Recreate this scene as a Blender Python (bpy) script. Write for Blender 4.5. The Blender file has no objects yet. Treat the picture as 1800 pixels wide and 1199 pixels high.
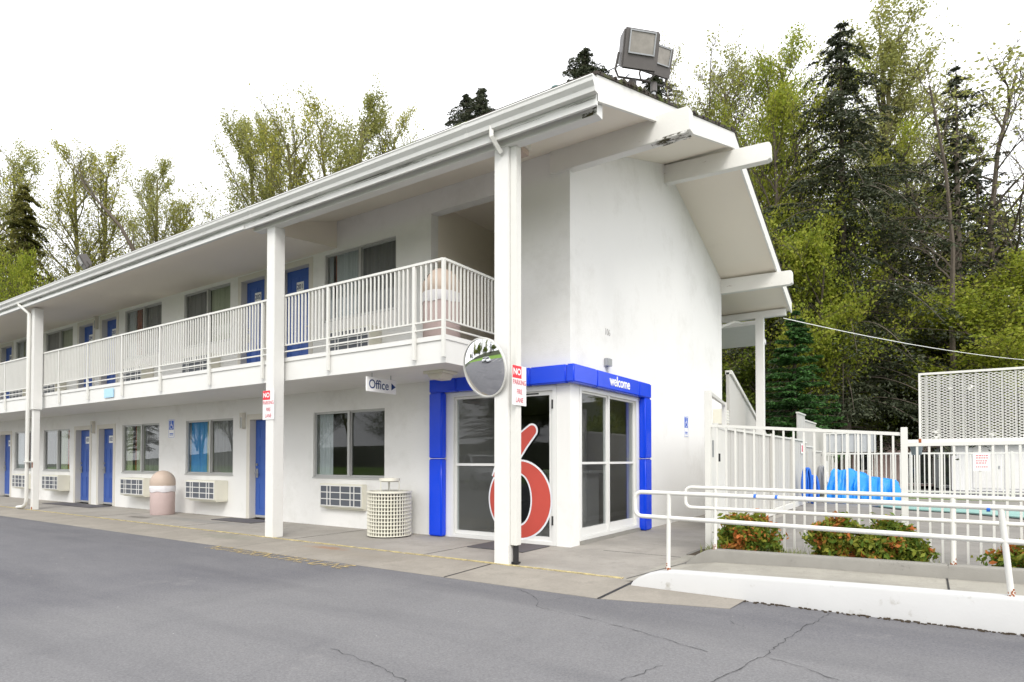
import bpy, bmesh, math, random
import numpy as np
from mathutils import Vector, Matrix, Euler
R = math.radians
random.seed(7)
S = bpy.context.scene
C = S.collection
CAMZ = 1.25

# ---------------------------------------------------------------- materials
def nt_new(name):
    m = bpy.data.materials.new(name); m.use_nodes = True
    nt = m.node_tree
    for n in list(nt.nodes): nt.nodes.remove(n)
    out = nt.nodes.new('ShaderNodeOutputMaterial')
    return m, nt, out
def noise(nt, scale, detail=6, rough=.6, vec=None, stretch=None):
    tc = nt.nodes.new('ShaderNodeNewGeometry')
    src = tc.outputs['Position'] if vec is None else vec
    if stretch:
        mp = nt.nodes.new('ShaderNodeMapping'); mp.inputs['Scale'].default_value = stretch
        nt.links.new(src, mp.inputs['Vector']); src = mp.outputs[0]
    n = nt.nodes.new('ShaderNodeTexNoise'); n.inputs['Scale'].default_value = scale
    n.inputs['Detail'].default_value = detail; n.inputs['Roughness'].default_value = rough
    nt.links.new(src, n.inputs['Vector'])
    return n.outputs['Fac']
def ramp(nt, fac, p0, p1, c0=(0,0,0,1), c1=(1,1,1,1)):
    r = nt.nodes.new('ShaderNodeValToRGB'); e = r.color_ramp.elements
    e[0].position = p0; e[1].position = p1; e[0].color = c0; e[1].color = c1
    nt.links.new(fac, r.inputs[0]); return r.outputs[0]
def mixc(nt, fac, a, b):
    m = nt.nodes.new('ShaderNodeMix'); m.data_type = 'RGBA'
    for sock, v in ((m.inputs[0], fac), (m.inputs[6], a), (m.inputs[7], b)):
        if isinstance(v, (tuple, list)): sock.default_value = (*v[:3], 1)
        elif isinstance(v, (int, float)): sock.default_value = v
        else: nt.links.new(v, sock)
    return m.outputs[2]
def math_(nt, op, a, b=0):
    m = nt.nodes.new('ShaderNodeMath'); m.operation = op
    for i, v in enumerate((a, b)):
        if isinstance(v, (int, float)): m.inputs[i].default_value = v
        else: nt.links.new(v, m.inputs[i])
    return m.outputs[0]
def bsdf(nt, out, col, rough=.6, metal=0., spec=.5, bump=None, bstr=.2, bdist=.01):
    b = nt.nodes.new('ShaderNodeBsdfPrincipled')
    if isinstance(col, tuple): b.inputs['Base Color'].default_value = (*col[:3], 1)
    else: nt.links.new(col, b.inputs['Base Color'])
    if isinstance(rough, (int, float)): b.inputs['Roughness'].default_value = rough
    else: nt.links.new(rough, b.inputs['Roughness'])
    b.inputs['Metallic'].default_value = metal
    b.inputs['Specular IOR Level'].default_value = spec
    if bump is not None:
        bp = nt.nodes.new('ShaderNodeBump'); bp.inputs['Strength'].default_value = bstr
        bp.inputs['Distance'].default_value = bdist
        nt.links.new(bump, bp.inputs['Height']); nt.links.new(bp.outputs[0], b.inputs['Normal'])
    nt.links.new(b.outputs[0], out.inputs[0]); return b
def simple(name, col, rough=.55, metal=0., var=.08, scale=3., bscale=None, bstr=.15, spec=.4, dirt=None, dpos=(.62,.72), dscale=2., dstretch=None):
    m, nt, out = nt_new(name)
    n = noise(nt, scale)
    c = mixc(nt, n, tuple(x*(1-var) for x in col), tuple(min(1, x*(1+var)) for x in col))
    if dirt:
        d = ramp(nt, noise(nt, dscale, 8, .7, stretch=dstretch), *dpos)
        c = mixc(nt, d, c, dirt)
    bsdf(nt, out, c, rough, metal, spec, noise(nt, bscale, 4) if bscale else None, bstr)
    return m
M = {}
M['stucco'] = simple('stucco', (.80,.795,.775), .75, var=.035, scale=1.1, bscale=55, bstr=.35, dirt=(.66,.65,.62), dpos=(.50,.80), dscale=1.1)
M['soffit'] = simple('soffit', (.82,.76,.66), .7, var=.03, scale=.9, bscale=30, bstr=.1, dirt=(.55,.5,.44), dpos=(.62,.9), dscale=.6)
M['white_wood'] = simple('white_wood', (.74,.735,.71), .5, var=.05, scale=5, bscale=40, bstr=.15, dirt=(.42,.38,.32), dpos=(.66,.78), dscale=9, dstretch=(.4,.4,3))
M['beam_wood'] = simple('beam_wood', (.74,.73,.69), .5, var=.06, scale=4, bscale=40, bstr=.2, dirt=(.30,.25,.19), dpos=(.66,.72), dscale=7, dstretch=(.5,2,2))
M['white_metal'] = simple('white_metal', (.70,.695,.655), .4, var=.04, scale=6, dirt=(.45,.40,.33), dpos=(.70,.76), dscale=16)
M['gutter'] = simple('gutter', (.70,.70,.675), .35, var=.06, scale=3, dirt=(.40,.38,.33), dpos=(.60,.80), dscale=3, dstretch=(1,1,6))
M['cream'] = simple('cream', (.66,.63,.56), .55, var=.04)
M['alu'] = simple('alu', (.50,.50,.49), .35, .3, var=.04)
M['white_alu'] = simple('white_alu', (.76,.76,.74), .4, .1, var=.03)
M['blue_door'] = simple('blue_door', (.045,.115,.42), .42, var=.08, scale=4)
M['blue_plastic'] = simple('blue_plastic', (.002,.055,.72), .22, var=.05, scale=2, spec=.5)
M['black'] = simple('black', (.02,.02,.022), .5)
M['dark_grille'] = simple('dark_grille', (.10,.11,.13), .6)
M['curtain_grey'] = simple('curtain_grey', (.33,.32,.32), .9, var=.15, scale=4)
M['curtain_light'] = simple('curtain_light', (.75,.78,.80), .9, var=.1, scale=4)
M['curtain_green'] = simple('curtain_green', (.60,.64,.46), .9, var=.1, scale=4)
M['curtain_rust'] = simple('curtain_rust', (.45,.13,.05), .9, var=.2, scale=4)
M['curtain_blue'] = simple('curtain_blue', (.12,.48,1.0), .8, var=.15, scale=4)
M['interior'] = simple('interior', (.34,.32,.30), .9)
M['carpet'] = simple('carpet', (.10,.095,.10), .95, var=.3, scale=60)
M['sign_white'] = simple('sign_white', (.85,.85,.84), .4, var=.02)
M['sign_red'] = simple('sign_red', (.80,.03,.05), .4)
M['text_red'] = simple('text_red', (.62,.12,.16), .5)
M['sign_blue'] = simple('sign_blue', (.01,.10,.55), .4)
M['text_navy'] = simple('text_navy', (.01,.04,.16), .5)
M['text_white'] = simple('text_white', (.85,.85,.85), .5)
M['text_grey'] = simple('text_grey', (.45,.44,.43), .6)
M['light_blue'] = simple('light_blue', (.42,.66,.86), .5)
M['logo_red'] = simple('logo_red', (.52,.075,.055), .45)
M['logo_white'] = simple('logo_white', (.78,.80,.84), .45)
M['bin_tan'] = simple('bin_tan', (.50,.40,.33), .55, var=.08)
M['bin_pink'] = simple('bin_pink', (.56,.44,.42), .6, var=.08, scale=12, bscale=60)
M['bag'] = simple('bag', (.70,.68,.70), .3, var=.08, scale=14, bscale=18, bstr=.6)
M['bin_cream'] = simple('bin_cream', (.72,.70,.60), .5)
M['rust'] = simple('rust', (.30,.09,.03), .9, var=.4, scale=30)
M['galv'] = simple('galv', (.38,.39,.40), .45, .6, var=.12, scale=20)
M['bronze'] = simple('bronze', (.125,.115,.11), .45, .2, var=.1, scale=12)
M['teal_metal'] = simple('teal_metal', (.10,.18,.18), .6)
M['shingle'] = simple('shingle', (.055,.045,.038), .95, var=.4, scale=20, bscale=60, dirt=(.08,.10,.02), dpos=(.5,.6), dscale=4)
M['tarp'] = simple('tarp', (.012,.24,.74), .42, var=.25, scale=4, bscale=5, bstr=1.0)
M['hose_blue'] = simple('hose_blue', (.02,.14,.60), .45)
M['hose_grey'] = simple('hose_grey', (.30,.30,.30), .5)
M['teal_cover'] = simple('teal_cover', (.25,.42,.385), .7, var=.12, scale=2)
M['pink_stucco'] = simple('pink_stucco', (.62,.46,.42), .8, var=.06)
M['grey_board'] = simple('grey_board', (.50,.49,.46), .6, var=.04, scale=3)
M['pot'] = simple('pot', (.22,.27,.31), .6)
M['bark'] = simple('bark', (.11,.09,.07), .95, var=.35, scale=6, bscale=20, bstr=.6)
M['bark_moss'] = simple('bark_moss', (.13,.12,.05), .95, var=.4, scale=3)
M['bark_grey'] = simple('bark_grey', (.17,.15,.13), .95, var=.25, scale=6)
M['soil'] = simple('soil', (.06,.045,.03), 1, var=.4, scale=20, bscale=40, bstr=.8)
M['lawn'] = simple('lawn', (.13,.24,.03), .95, var=.35, scale=1.5, bscale=60, bstr=.6)
M['forest_floor'] = simple('forest_floor', (.04,.05,.02), 1, var=.5, scale=.8, bscale=5, bstr=1)
M['kerb_grey'] = simple('kerb_grey', (.27,.26,.235), .85, var=.18, scale=5, bscale=90, bstr=.4, dirt=(.12,.11,.10), dpos=(.60,.75), dscale=6)
M['white_kerb'] = simple('white_kerb', (.56,.56,.555), .7, var=.06, scale=3, bscale=40, bstr=.10, dirt=(.34,.32,.28), dpos=(.60,.74), dscale=5)
M['car_paint'] = simple('car_paint', (.78,.79,.80), .15, .1, var=.01, spec=.6)
M['car_silver'] = simple('car_silver', (.45,.46,.48), .2, .5, var=.01, spec=.6)
M['tyre'] = simple('tyre', (.02,.02,.02), .8)
M['lamp_lens'] = simple('lamp_lens', (.30,.28,.25), .25, .2, var=.5, scale=9)
M['lens'] = simple('lens', (.55,.56,.58), .12, .3, var=.25, scale=18)

def glass_mat(name='glass', tint=(.86,.88,.88), bonus=0.032):
    m, nt, out = nt_new(name)
    t = nt.nodes.new('ShaderNodeBsdfTransparent'); t.inputs[0].default_value = (*tint, 1)
    g = nt.nodes.new('ShaderNodeBsdfGlossy'); g.inputs['Roughness'].default_value = .005
    lw = nt.nodes.new('ShaderNodeLayerWeight'); lw.inputs[0].default_value = .5
    f = math_(nt, 'ADD', math_(nt, 'MULTIPLY', math_(nt, 'POWER', lw.outputs['Facing'], 3.5), .55), bonus)
    mx = nt.nodes.new('ShaderNodeMixShader'); nt.links.new(f, mx.inputs[0])
    nt.links.new(t.outputs[0], mx.inputs[1]); nt.links.new(g.outputs[0], mx.inputs[2])
    nt.links.new(mx.outputs[0], out.inputs[0]); return m
M['glass'] = glass_mat()
M['car_glass'] = simple('car_glass', (.02,.025,.03), .05, spec=.8)
def mirror_mat():
    m, nt, out = nt_new('mirror')
    bsdf(nt, out, (.86,.87,.88), .02, 1.); return m
M['mirror'] = mirror_mat()

def screen_mat():
    m, nt, out = nt_new('screen_mesh')
    t = nt.nodes.new('ShaderNodeBsdfTransparent')
    d = nt.nodes.new('ShaderNodeBsdfDiffuse'); d.inputs[0].default_value = (.6,.62,.64,1)
    mx = nt.nodes.new('ShaderNodeMixShader'); mx.inputs[0].default_value = .6
    nt.links.new(t.outputs[0], mx.inputs[1]); nt.links.new(d.outputs[0], mx.inputs[2])
    nt.links.new(mx.outputs[0], out.inputs[0]); return m
M['screen'] = screen_mat()

def asphalt_mat():
    m, nt, out = nt_new('asphalt')
    geo = nt.nodes.new('ShaderNodeNewGeometry'); sep = nt.nodes.new('ShaderNodeSeparateXYZ')
    nt.links.new(geo.outputs['Position'], sep.inputs[0])
    big = noise(nt, .35, 5, .6); mid = noise(nt, 1.6, 6, .65, stretch=(.5,1.4,1)); fine = noise(nt, 60, 6, .85); agg = noise(nt, 170, 3, .9)
    # newer, darker seal coat left of a wandering edge
    wob = math_(nt, 'MULTIPLY', math_(nt, 'SUBTRACT', big, .5), 2.2)
    e1 = math_(nt, 'SUBTRACT', math_(nt, 'ADD', math_(nt, 'MULTIPLY', sep.outputs['Y'], .44), -7.1), math_(nt, 'ADD', sep.outputs['X'], wob))
    d1 = ramp(nt, math_(nt, 'ADD', math_(nt, 'MULTIPLY', e1, .25), .5), .42, .62)
    d2 = ramp(nt, math_(nt, 'MULTIPLY', math_(nt, 'ADD', sep.outputs['Y'], math_(nt, 'MULTIPLY', wob, .25)), .1), .455, .50)  # separate darker band along the kerb lip
    dk = math_(nt, 'MAXIMUM', d1, math_(nt, 'MULTIPLY', d2, .85))
    c = mixc(nt, dk, (.172,.170,.176), (.108,.107,.121))
    c = mixc(nt, ramp(nt, mid, .35, .75), c, mixc(nt, .45, c, (.215,.21,.213)))
    c = mixc(nt, ramp(nt, noise(nt, .8, 6, .7, stretch=(1.6,.5,1)), .52, .72), c, mixc(nt, .35, c, (.09,.09,.10)))
    c = mixc(nt, ramp(nt, fine, .34, .66), mixc(nt, .42, c, (.05,.05,.055)), mixc(nt, .22, c, (.40,.40,.40)))
    c = mixc(nt, ramp(nt, noise(nt, 24, 5, .8), .58, .72), c, mixc(nt, .30, c, (.07,.07,.075)))
    c = mixc(nt, ramp(nt, noise(nt, 5, 6, .75), .56, .78), c, mixc(nt, .22, c, (.08,.08,.09)))
    c = mixc(nt, ramp(nt, agg, .66, .74), c, (.36,.36,.35))
    c = mixc(nt, ramp(nt, noise(nt, .55, 3, .5, stretch=(.35,2.6,1)), .50, .66), c, mixc(nt, .28, c, (.07,.07,.08)))
    c = mixc(nt, ramp(nt, noise(nt, 1.3, 9, .8), .60, .66), c, mixc(nt, .22, c, (.30,.29,.28)))
    vo = nt.nodes.new('ShaderNodeTexVoronoi'); vo.inputs['Scale'].default_value = .55; nt.links.new(geo.outputs['Position'], vo.inputs['Vector'])
    c = mixc(nt, ramp(nt, math_(nt, 'ADD', vo.outputs['Distance'], math_(nt, 'MULTIPLY', mid, .35)), .20, .34, (.5,.5,.5,1), (0,0,0,1)), c, (.05,.05,.055))
    sp = nt.nodes.new('ShaderNodeTexVoronoi'); sp.inputs['Scale'].default_value = 3.3
    nt.links.new(geo.outputs['Position'], sp.inputs['Vector'])
    c = mixc(nt, ramp(nt, sp.outputs['Distance'], .012, .028, (1,1,1,1), (0,0,0,1)), c, (.42,.41,.40))
    bsdf(nt, out, c, .88, 0, .3, math_(nt, 'ADD', fine, math_(nt, 'MULTIPLY', agg, .6)), .55, .006); return m
M['asphalt'] = asphalt_mat()
def concrete_mat(name, base, stains=()):
    m, nt, out = nt_new(name)
    big = noise(nt, .9, 7, .65); fine = noise(nt, 45, 6, .8); st = noise(nt, 2.2, 8, .75, stretch=(.6,2.2,1))
    c = mixc(nt, ramp(nt, big, .3, .7), tuple(x*.78 for x in base), tuple(x*1.15 for x in base))
    c = mixc(nt, ramp(nt, noise(nt, 3.2, 9, .8, stretch=(1,.8,1)), .50, .62), c, tuple(x*.84 for x in base))
    c = mixc(nt, ramp(nt, fine, .3, .75), mixc(nt, .30, c, (.1,.1,.09)), c)
    c = mixc(nt, ramp(nt, st, .58, .80), c, tuple(x*.6 for x in base))
    geo = nt.nodes.new('ShaderNodeNewGeometry')
    wob = noise(nt, 5, 6, .7)
    for (x, y, rx, ry, col, k) in stains:
        mp = nt.nodes.new('ShaderNodeMapping'); mp.vector_type = 'POINT'
        mp.inputs['Location'].default_value = (-x/rx, -y/ry, 0); mp.inputs['Scale'].default_value = (1/rx, 1/ry, 0)
        nt.links.new(geo.outputs['Position'], mp.inputs['Vector'])
        ln = nt.nodes.new('ShaderNodeVectorMath'); ln.operation = 'LENGTH'; nt.links.new(mp.outputs[0], ln.inputs[0])
        v = math_(nt, 'ADD', ln.outputs['Value'], math_(nt, 'MULTIPLY', math_(nt, 'SUBTRACT', wob, .5), 2.4))
        f = ramp(nt, v, .35, 1.1, (k,k,k,1), (0,0,0,1))
        c = mixc(nt, f, c, col)
    bsdf(nt, out, c, .85, 0, .3, fine, .35, .004); return m
M['concrete'] = concrete_mat('concrete', (.375,.35,.315), [(-14.2,6.6,.7,.18,(.10,.09,.08),.7), (-13,6.9,3,.25,(.22,.22,.21),.5)])
M['lip_concrete'] = concrete_mat('lip_concrete', (.335,.305,.262), [(-7.05,5.80,.45,.12,(.30,.14,.06),.65), (-9.4,5.75,.9,.25,(.2,.2,.16),.6), (-6.5,5.6,1.4,.3,(.25,.22,.18),.4)])
M['ramp_concrete'] = concrete_mat('ramp_concrete', (.40,.38,.33))
M['deck_concrete'] = concrete_mat('deck_concrete', (.27,.255,.235))

def worn_paint(name, col, p0, p1, scale, under, stretch=None):
    m, nt, out = nt_new(name)
    f = ramp(nt, noise(nt, scale, 8, .75, stretch=stretch), p0, p1)
    t = nt.nodes.new('ShaderNodeBsdfTransparent')
    b = nt.nodes.new('ShaderNodeBsdfPrincipled'); b.inputs['Base Color'].default_value = (*col, 1); b.inputs['Roughness'].default_value = .8
    mx = nt.nodes.new('ShaderNodeMixShader'); nt.links.new(f, mx.inputs[0])
    nt.links.new(t.outputs[0], mx.inputs[1]); nt.links.new(b.outputs[0], mx.inputs[2]); nt.links.new(mx.outputs[0], out.inputs[0])
    return m
M['yellow_line'] = worn_paint('yellow_line', (.60,.50,.24), .36, .60, 5, None)
M['yellow_text'] = worn_paint('yellow_text', (.55,.43,.20), .38, .64, 5, None)
M['grime'] = worn_paint('grime', (.20,.19,.16), .50, .72, 1.4, None, (.5,1,14))
M['rotten'] = worn_paint('rotten', (.075,.065,.03), .50, .58, 11, None, (.5,1,1.6))
M['joint'] = worn_paint('joint', (.11,.105,.10), .35, .6, 3, None)
M['crack'] = worn_paint('crack', (.045,.045,.047), .34, .56, 9, None)

def leaf_mat(name, cols, trans=.35):
    m, nt, out = nt_new(name)
    geo = nt.nodes.new('ShaderNodeNewGeometry')
    r = nt.nodes.new('ShaderNodeValToRGB'); el = r.color_ramp.elements
    el[0].color = (*cols[0], 1); el[1].color = (*cols[-1], 1)
    for i, c in enumerate(cols[1:-1]):
        e = el.new((i+1)/(len(cols)-1)); e.color = (*c, 1)
    mixf = math_(nt, 'ADD', math_(nt, 'MULTIPLY', geo.outputs['Random Per Island'], .62), math_(nt, 'MULTIPLY', math_(nt, 'SUBTRACT', noise(nt, .45, 3), .31), 1.0))
    nt.links.new(mixf, r.inputs[0])
    d = nt.nodes.new('ShaderNodeBsdfPrincipled'); d.inputs['Roughness'].default_value = .6; d.inputs['Specular IOR Level'].default_value = .3
    nt.links.new(r.outputs[0], d.inputs['Base Color'])
    t = nt.nodes.new('ShaderNodeBsdfTranslucent'); nt.links.new(r.outputs[0], t.inputs[0])
    mx = nt.nodes.new('ShaderNodeMixShader'); mx.inputs[0].default_value = trans
    nt.links.new(d.outputs[0], mx.inputs[1]); nt.links.new(t.outputs[0], mx.inputs[2]); nt.links.new(mx.outputs[0], out.inputs[0])
    return m
M['leaf_spring'] = leaf_mat('leaf_spring', [(.19,.21,.05),(.31,.33,.07),(.42,.39,.06),(.45,.46,.13)], .5)
M['leaf_pale'] = leaf_mat('leaf_pale', [(.20,.22,.07),(.29,.31,.10),(.37,.37,.10),(.42,.42,.17)], .5)
M['leaf_dim'] = leaf_mat('leaf_dim', [(.07,.085,.03),(.12,.14,.04),(.18,.18,.06),(.22,.23,.09)], .4)
M['leaf_yellow'] = leaf_mat('leaf_yellow', [(.13,.17,.02),(.25,.31,.03),(.38,.41,.05),(.42,.40,.08)], .5)
M['leaf_bush'] = leaf_mat('leaf_bush', [(.07,.11,.018),(.13,.19,.025),(.21,.27,.035),(.27,.31,.05)], .4)
M['needle_dark'] = leaf_mat('needle_dark', [(.022,.030,.016),(.036,.047,.022),(.052,.062,.030),(.075,.078,.040)], .1)
M['needle_green'] = leaf_mat('needle_green', [(.015,.045,.012),(.03,.085,.018),(.05,.13,.025),(.07,.17,.03)], .15)
M['leaf_ivy'] = leaf_mat('leaf_ivy', [(.05,.06,.015),(.09,.10,.02),(.15,.14,.03),(.20,.19,.04)], .3)
M['leaf_shrub'] = leaf_mat('leaf_shrub', [(.06,.11,.018),(.12,.20,.025),(.27,.28,.035),(.33,.33,.05)], .3)
M['leaf_orange'] = leaf_mat('leaf_orange', [(.22,.20,.03),(.38,.20,.04),(.60,.18,.05),(.72,.30,.10)], .3)
M['grass_blade'] = leaf_mat('grass_blade', [(.12,.16,.03),(.25,.28,.08),(.4,.38,.2)], .3)

# ---------------------------------------------------------------- mesh helpers
class MB:
    def __init__(s): s.v = []; s.f = []
    def add(s, vs, fs):
        o = len(s.v); s.v += [tuple(v) for v in vs]; s.f += [tuple(i+o for i in f) for f in fs]; return s
    def box(s, x0, x1, y0, y1, z0, z1):
        if x0 > x1: x0, x1 = x1, x0
        if y0 > y1: y0, y1 = y1, y0
        if z0 > z1: z0, z1 = z1, z0
        return s.add([(x0,y0,z0),(x1,y0,z0),(x1,y1,z0),(x0,y1,z0),(x0,y0,z1),(x1,y0,z1),(x1,y1,z1),(x0,y1,z1)],
              [(0,3,2,1),(4,5,6,7),(0,1,5,4),(1,2,6,5),(2,3,7,6),(3,0,4,7)])
    def prism(s, prof, axis, a, b):
        """extrude a 2D outline; axis 'x': prof=(y,z); 'y': prof=(x,z); 'z': prof=(x,y)"""
        n = len(prof)
        def P(p, t): return {'x': (t, p[0], p[1]), 'y': (p[0], t, p[1]), 'z': (p[0], p[1], t)}[axis]
        vs = [P(p, a) for p in prof] + [P(p, b) for p in prof]
        fs = [tuple(range(n))[::-1], tuple(range(n, 2*n))] + [(i, (i+1) % n, n+(i+1) % n, n+i) for i in range(n)]
        return s.add(vs, fs)
    def tube(s, pts, r, n=8, r2=None, cap=True):
        pts = [Vector(p) for p in pts]; m = len(pts); vs = []; up = None
        for i, p in enumerate(pts):
            d = (pts[min(i+1, m-1)] - pts[max(i-1, 0)]).normalized()
            if up is None:
                up = Vector((0,0,1)) if abs(d.z) < .9 else Vector((1,0,0))
            u = d.cross(up).normalized(); w = u.cross(d).normalized(); up = w
            rr = r if r2 is None else r + (r2-r)*i/(m-1)
            vs += [p + (u*math.cos(2*math.pi*k/n) + w*math.sin(2*math.pi*k/n))*rr for k in range(n)]
        fs = [(i*n+k, i*n+(k+1) % n, (i+1)*n+(k+1) % n, (i+1)*n+k) for i in range(m-1) for k in range(n)]
        if cap: fs += [tuple(range(n))[::-1], tuple(range((m-1)*n, m*n))]
        return s.add(vs, fs)
    def bar(s, a, b, w, h=None):
        a = Vector(a); b = Vector(b); d = (b-a).normalized(); h = h or w
        up = Vector((0,0,1)) if abs(d.z) < .95 else Vector((0,1,0))
        u = d.cross(up).normalized()*w/2; v = u.cross(d).normalized()*h/2
        vs = [a-u-v, a+u-v, a+u+v, a-u+v, b-u-v, b+u-v, b+u+v, b-u+v]
        return s.add(vs, [(0,3,2,1),(4,5,6,7),(0,1,5,4),(1,2,6,5),(2,3,7,6),(3,0,4,7)])
    def lathe(s, prof, c, n=24):
        vs = []; m = len(prof)
        for (r, z) in prof:
            vs += [(c[0]+r*math.cos(2*math.pi*k/n), c[1]+r*math.sin(2*math.pi*k/n), c[2]+z) for k in range(n)]
        fs = [(i*n+k, i*n+(k+1) % n, (i+1)*n+(k+1) % n, (i+1)*n+k) for i in range(m-1) for k in range(n)]
        if prof[0][0] > 1e-4: fs.append(tuple(range(n))[::-1])
        if prof[-1][0] > 1e-4: fs.append(tuple(range((m-1)*n, m*n)))
        return s.add(vs, fs)
    def build(s, name, mat, parent=None, smooth=False, bevel=0, xf=None):
        me = bpy.data.meshes.new(name)
        vs = s.v if xf is None else [tuple(xf @ Vector(v)) for v in s.v]
        me.from_pydata(vs, [], s.f); me.materials.append(M[mat] if isinstance(mat, str) else mat)
        bm = bmesh.new(); bm.from_mesh(me)
        bmesh.ops.remove_doubles(bm, verts=bm.verts, dist=1e-5)
        bmesh.ops.recalc_face_normals(bm, faces=bm.faces)
        if bevel:
            es = [e for e in bm.edges if len(e.link_faces) == 2 and e.calc_face_angle(0) > R(35)]
            bmesh.ops.bevel(bm, geom=es, offset=bevel, segments=2, affect='EDGES', clamp_overlap=True)
        bm.to_mesh(me); bm.free()
        if smooth:
            for p in me.polygons: p.use_smooth = True
            try: me.set_sharp_from_angle(angle=R(40))
            except Exception: pass
        o = bpy.data.objects.new(name, me); C.objects.link(o)
        if parent is not None: set_parent(o, parent)
        return o
def wmat(o):
    m = Matrix.LocRotScale(o.location, o.rotation_euler, o.scale)
    return wmat(o.parent) @ m if o.parent else m
def set_parent(o, p):
    """parent keeping the mesh's world coordinates"""
    o.parent = p
    inv = wmat(p).inverted()
    if o.type == 'MESH': o.data.transform(inv)
    return o
def tag(o, label=None, cat=None, group=None, kind=None):
    if label: o['label'] = label
    if cat: o['category'] = cat
    if group: o['group'] = group
    if kind: o['kind'] = kind
    return o
def thing(name, label, cat, loc=(0,0,0), group=None):
    o = bpy.data.objects.new(name, None); C.objects.link(o); o.location = loc; o.empty_display_size = .2
    return tag(o, label, cat, group)
def struct(name, mb, mat, **k):
    o = mb.build(name, mat, **k); o['kind'] = 'structure'; return o
def text_mesh(body, size, mat, name='lettering', extr=.002, align='CENTER', sx=1.0, bold=0.0, shear=0):
    cu = bpy.data.curves.new('t', 'FONT'); cu.body = body; cu.size = size; cu.extrude = extr; cu.align_x = align; cu.align_y = 'CENTER'
    cu.offset = bold; cu.shear = shear; cu.space_line = .95
    o = bpy.data.objects.new('t', cu); C.objects.link(o)
    dg = bpy.context.evaluated_depsgraph_get(); dg.update()
    me = bpy.data.meshes.new_from_object(o.evaluated_get(dg)); bpy.data.objects.remove(o); bpy.data.curves.remove(cu)
    me.name = name; me.materials.clear(); me.materials.append(M[mat])
    me.transform(Matrix.Diagonal((sx,1,1,1)))
    r = bpy.data.objects.new(name, me); C.objects.link(r); return r
FACE_NY = Matrix.Rotation(R(90), 4, 'X')                                  # text upright, readable looking along +Y
FACE_PX = Matrix.Rotation(R(90), 4, 'Z') @ Matrix.Rotation(R(90), 4, 'X')  # readable looking along -X
def place_text(o, rot, loc, parent=None):
    o.data.transform(Matrix.Translation(loc) @ rot)
    if parent: set_parent(o, parent)
    return o
def copy_tree(o, parent=None):
    c = o.copy(); C.objects.link(c)
    if parent is not None: c.parent = parent
    for ch in [x for x in S.objects if x.parent == o]: copy_tree(ch, c)
    return c

# camera ray helper: a point at distance along the photograph's line of sight, for far trees
F_, CY_, YAW, PIT = 1083., 786.5, R(33.93), R(1.13)
fw = Vector((-math.sin(YAW)*math.cos(PIT), math.cos(YAW)*math.cos(PIT), math.sin(PIT)))
rt = Vector((math.cos(YAW), math.sin(YAW), 0)); up_ = rt.cross(fw)
def ray(px, py): return (rt*((px-900)/F_) - up_*((py-CY_)/F_) + fw)
def at(px, depth):
    d = ray(px, CY_); return (d.x*depth, d.y*depth)
def ztop(py, depth, px=900): return CAMZ + ray(px, py).z*depth

# ---------------------------------------------------------------- wall panels with openings
def wall_grid(mb, mp, us, vs, holes, d0, d1):
    """mp(u,v,d)->xyz; holes = [(u0,u1,v0,v1)]; a slab between depths d0 and d1"""
    U = sorted(set([us[0], us[1]] + [h[0] for h in holes] + [h[1] for h in holes]))
    V = sorted(set([vs[0], vs[1]] + [h[2] for h in holes] + [h[3] for h in holes]))
    U = [u for u in U if us[0] <= u <= us[1]]; V = [v for v in V if vs[0] <= v <= vs[1]]
    def hole(i, j):
        if i < 0 or j < 0 or i >= len(U)-1 or j >= len(V)-1: return True
        u = (U[i]+U[i+1])/2; v = (V[j]+V[j+1])/2
        return any(h[0] < u < h[1] and h[2] < v < h[3] for h in holes)
    for i in range(len(U)-1):
        for j in range(len(V)-1):
            if hole(i, j): continue
            a, b, c, d = U[i], U[i+1], V[j], V[j+1]
            for dd in (d0, d1): mb.add([mp(a,c,dd), mp(b,c,dd), mp(b,d,dd), mp(a,d,dd)], [(0,1,2,3)])
            if hole(i-1, j): mb.add([mp(a,c,d0), mp(a,d,d0), mp(a,d,d1), mp(a,c,d1)], [(0,1,2,3)])
            if hole(i+1, j): mb.add([mp(b,c,d0), mp(b,d,d0), mp(b,d,d1), mp(b,c,d1)], [(0,1,2,3)])
            if hole(i, j-1): mb.add([mp(a,c,d0), mp(b,c,d0), mp(b,c,d1), mp(a,c,d1)], [(0,1,2,3)])
            if hole(i, j+1): mb.add([mp(a,d,d0), mp(b,d,d0), mp(b,d,d1), mp(a,d,d1)], [(0,1,2,3)])
    return mb
XL = -36.0           # far left end of the building
YF, XG = 7.75, -4.21 # facade plane, gable plane
YR, YB = 11.69, 15.63
def soff(y): return 5.2 + .335*((y if y <= YR else 2*YR - y) - 6.1)

# openings on the facade
LD = [(-11.97,-10.88,'101'), (-19.02,-18.06,'102'), (-20.48,-19.48,'103'), (-26.45,-25.42,'104'), (-27.9,-26.9,'105')]
UD = [(-10.93,-9.95,'201'), (-12.33,-11.38,'202'), (-18.92,-17.96,'203'), (-20.35,-19.36,'204'), (-26.5,-25.42,'205'), (-27.9,-26.9,'206')]
LW = [(-9.85,-7.92), (-14.48,-12.55), (-17.62,-15.71), (-22.74,-20.85), (-25.12,-23.2), (-30.4,-28.5), (-33.2,-31.3)]
UW = [(-9.55,-7.66), (-14.61,-12.70), (-17.56,-15.66), (-22.68,-20.75), (-25.14,-23.2), (-30.4,-28.5), (-33.2,-31.3)]
ENT = (-6.42, -4.43, 0.0, 2.33)
GENT = (8.02, 10.2, 0.06, 2.33)
BRZ = (-6.85, -5.25, 2.90, 5.38)
ZW0, ZW1, ZU0, ZU1 = .92, 2.16, 3.90, 5.17

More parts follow.
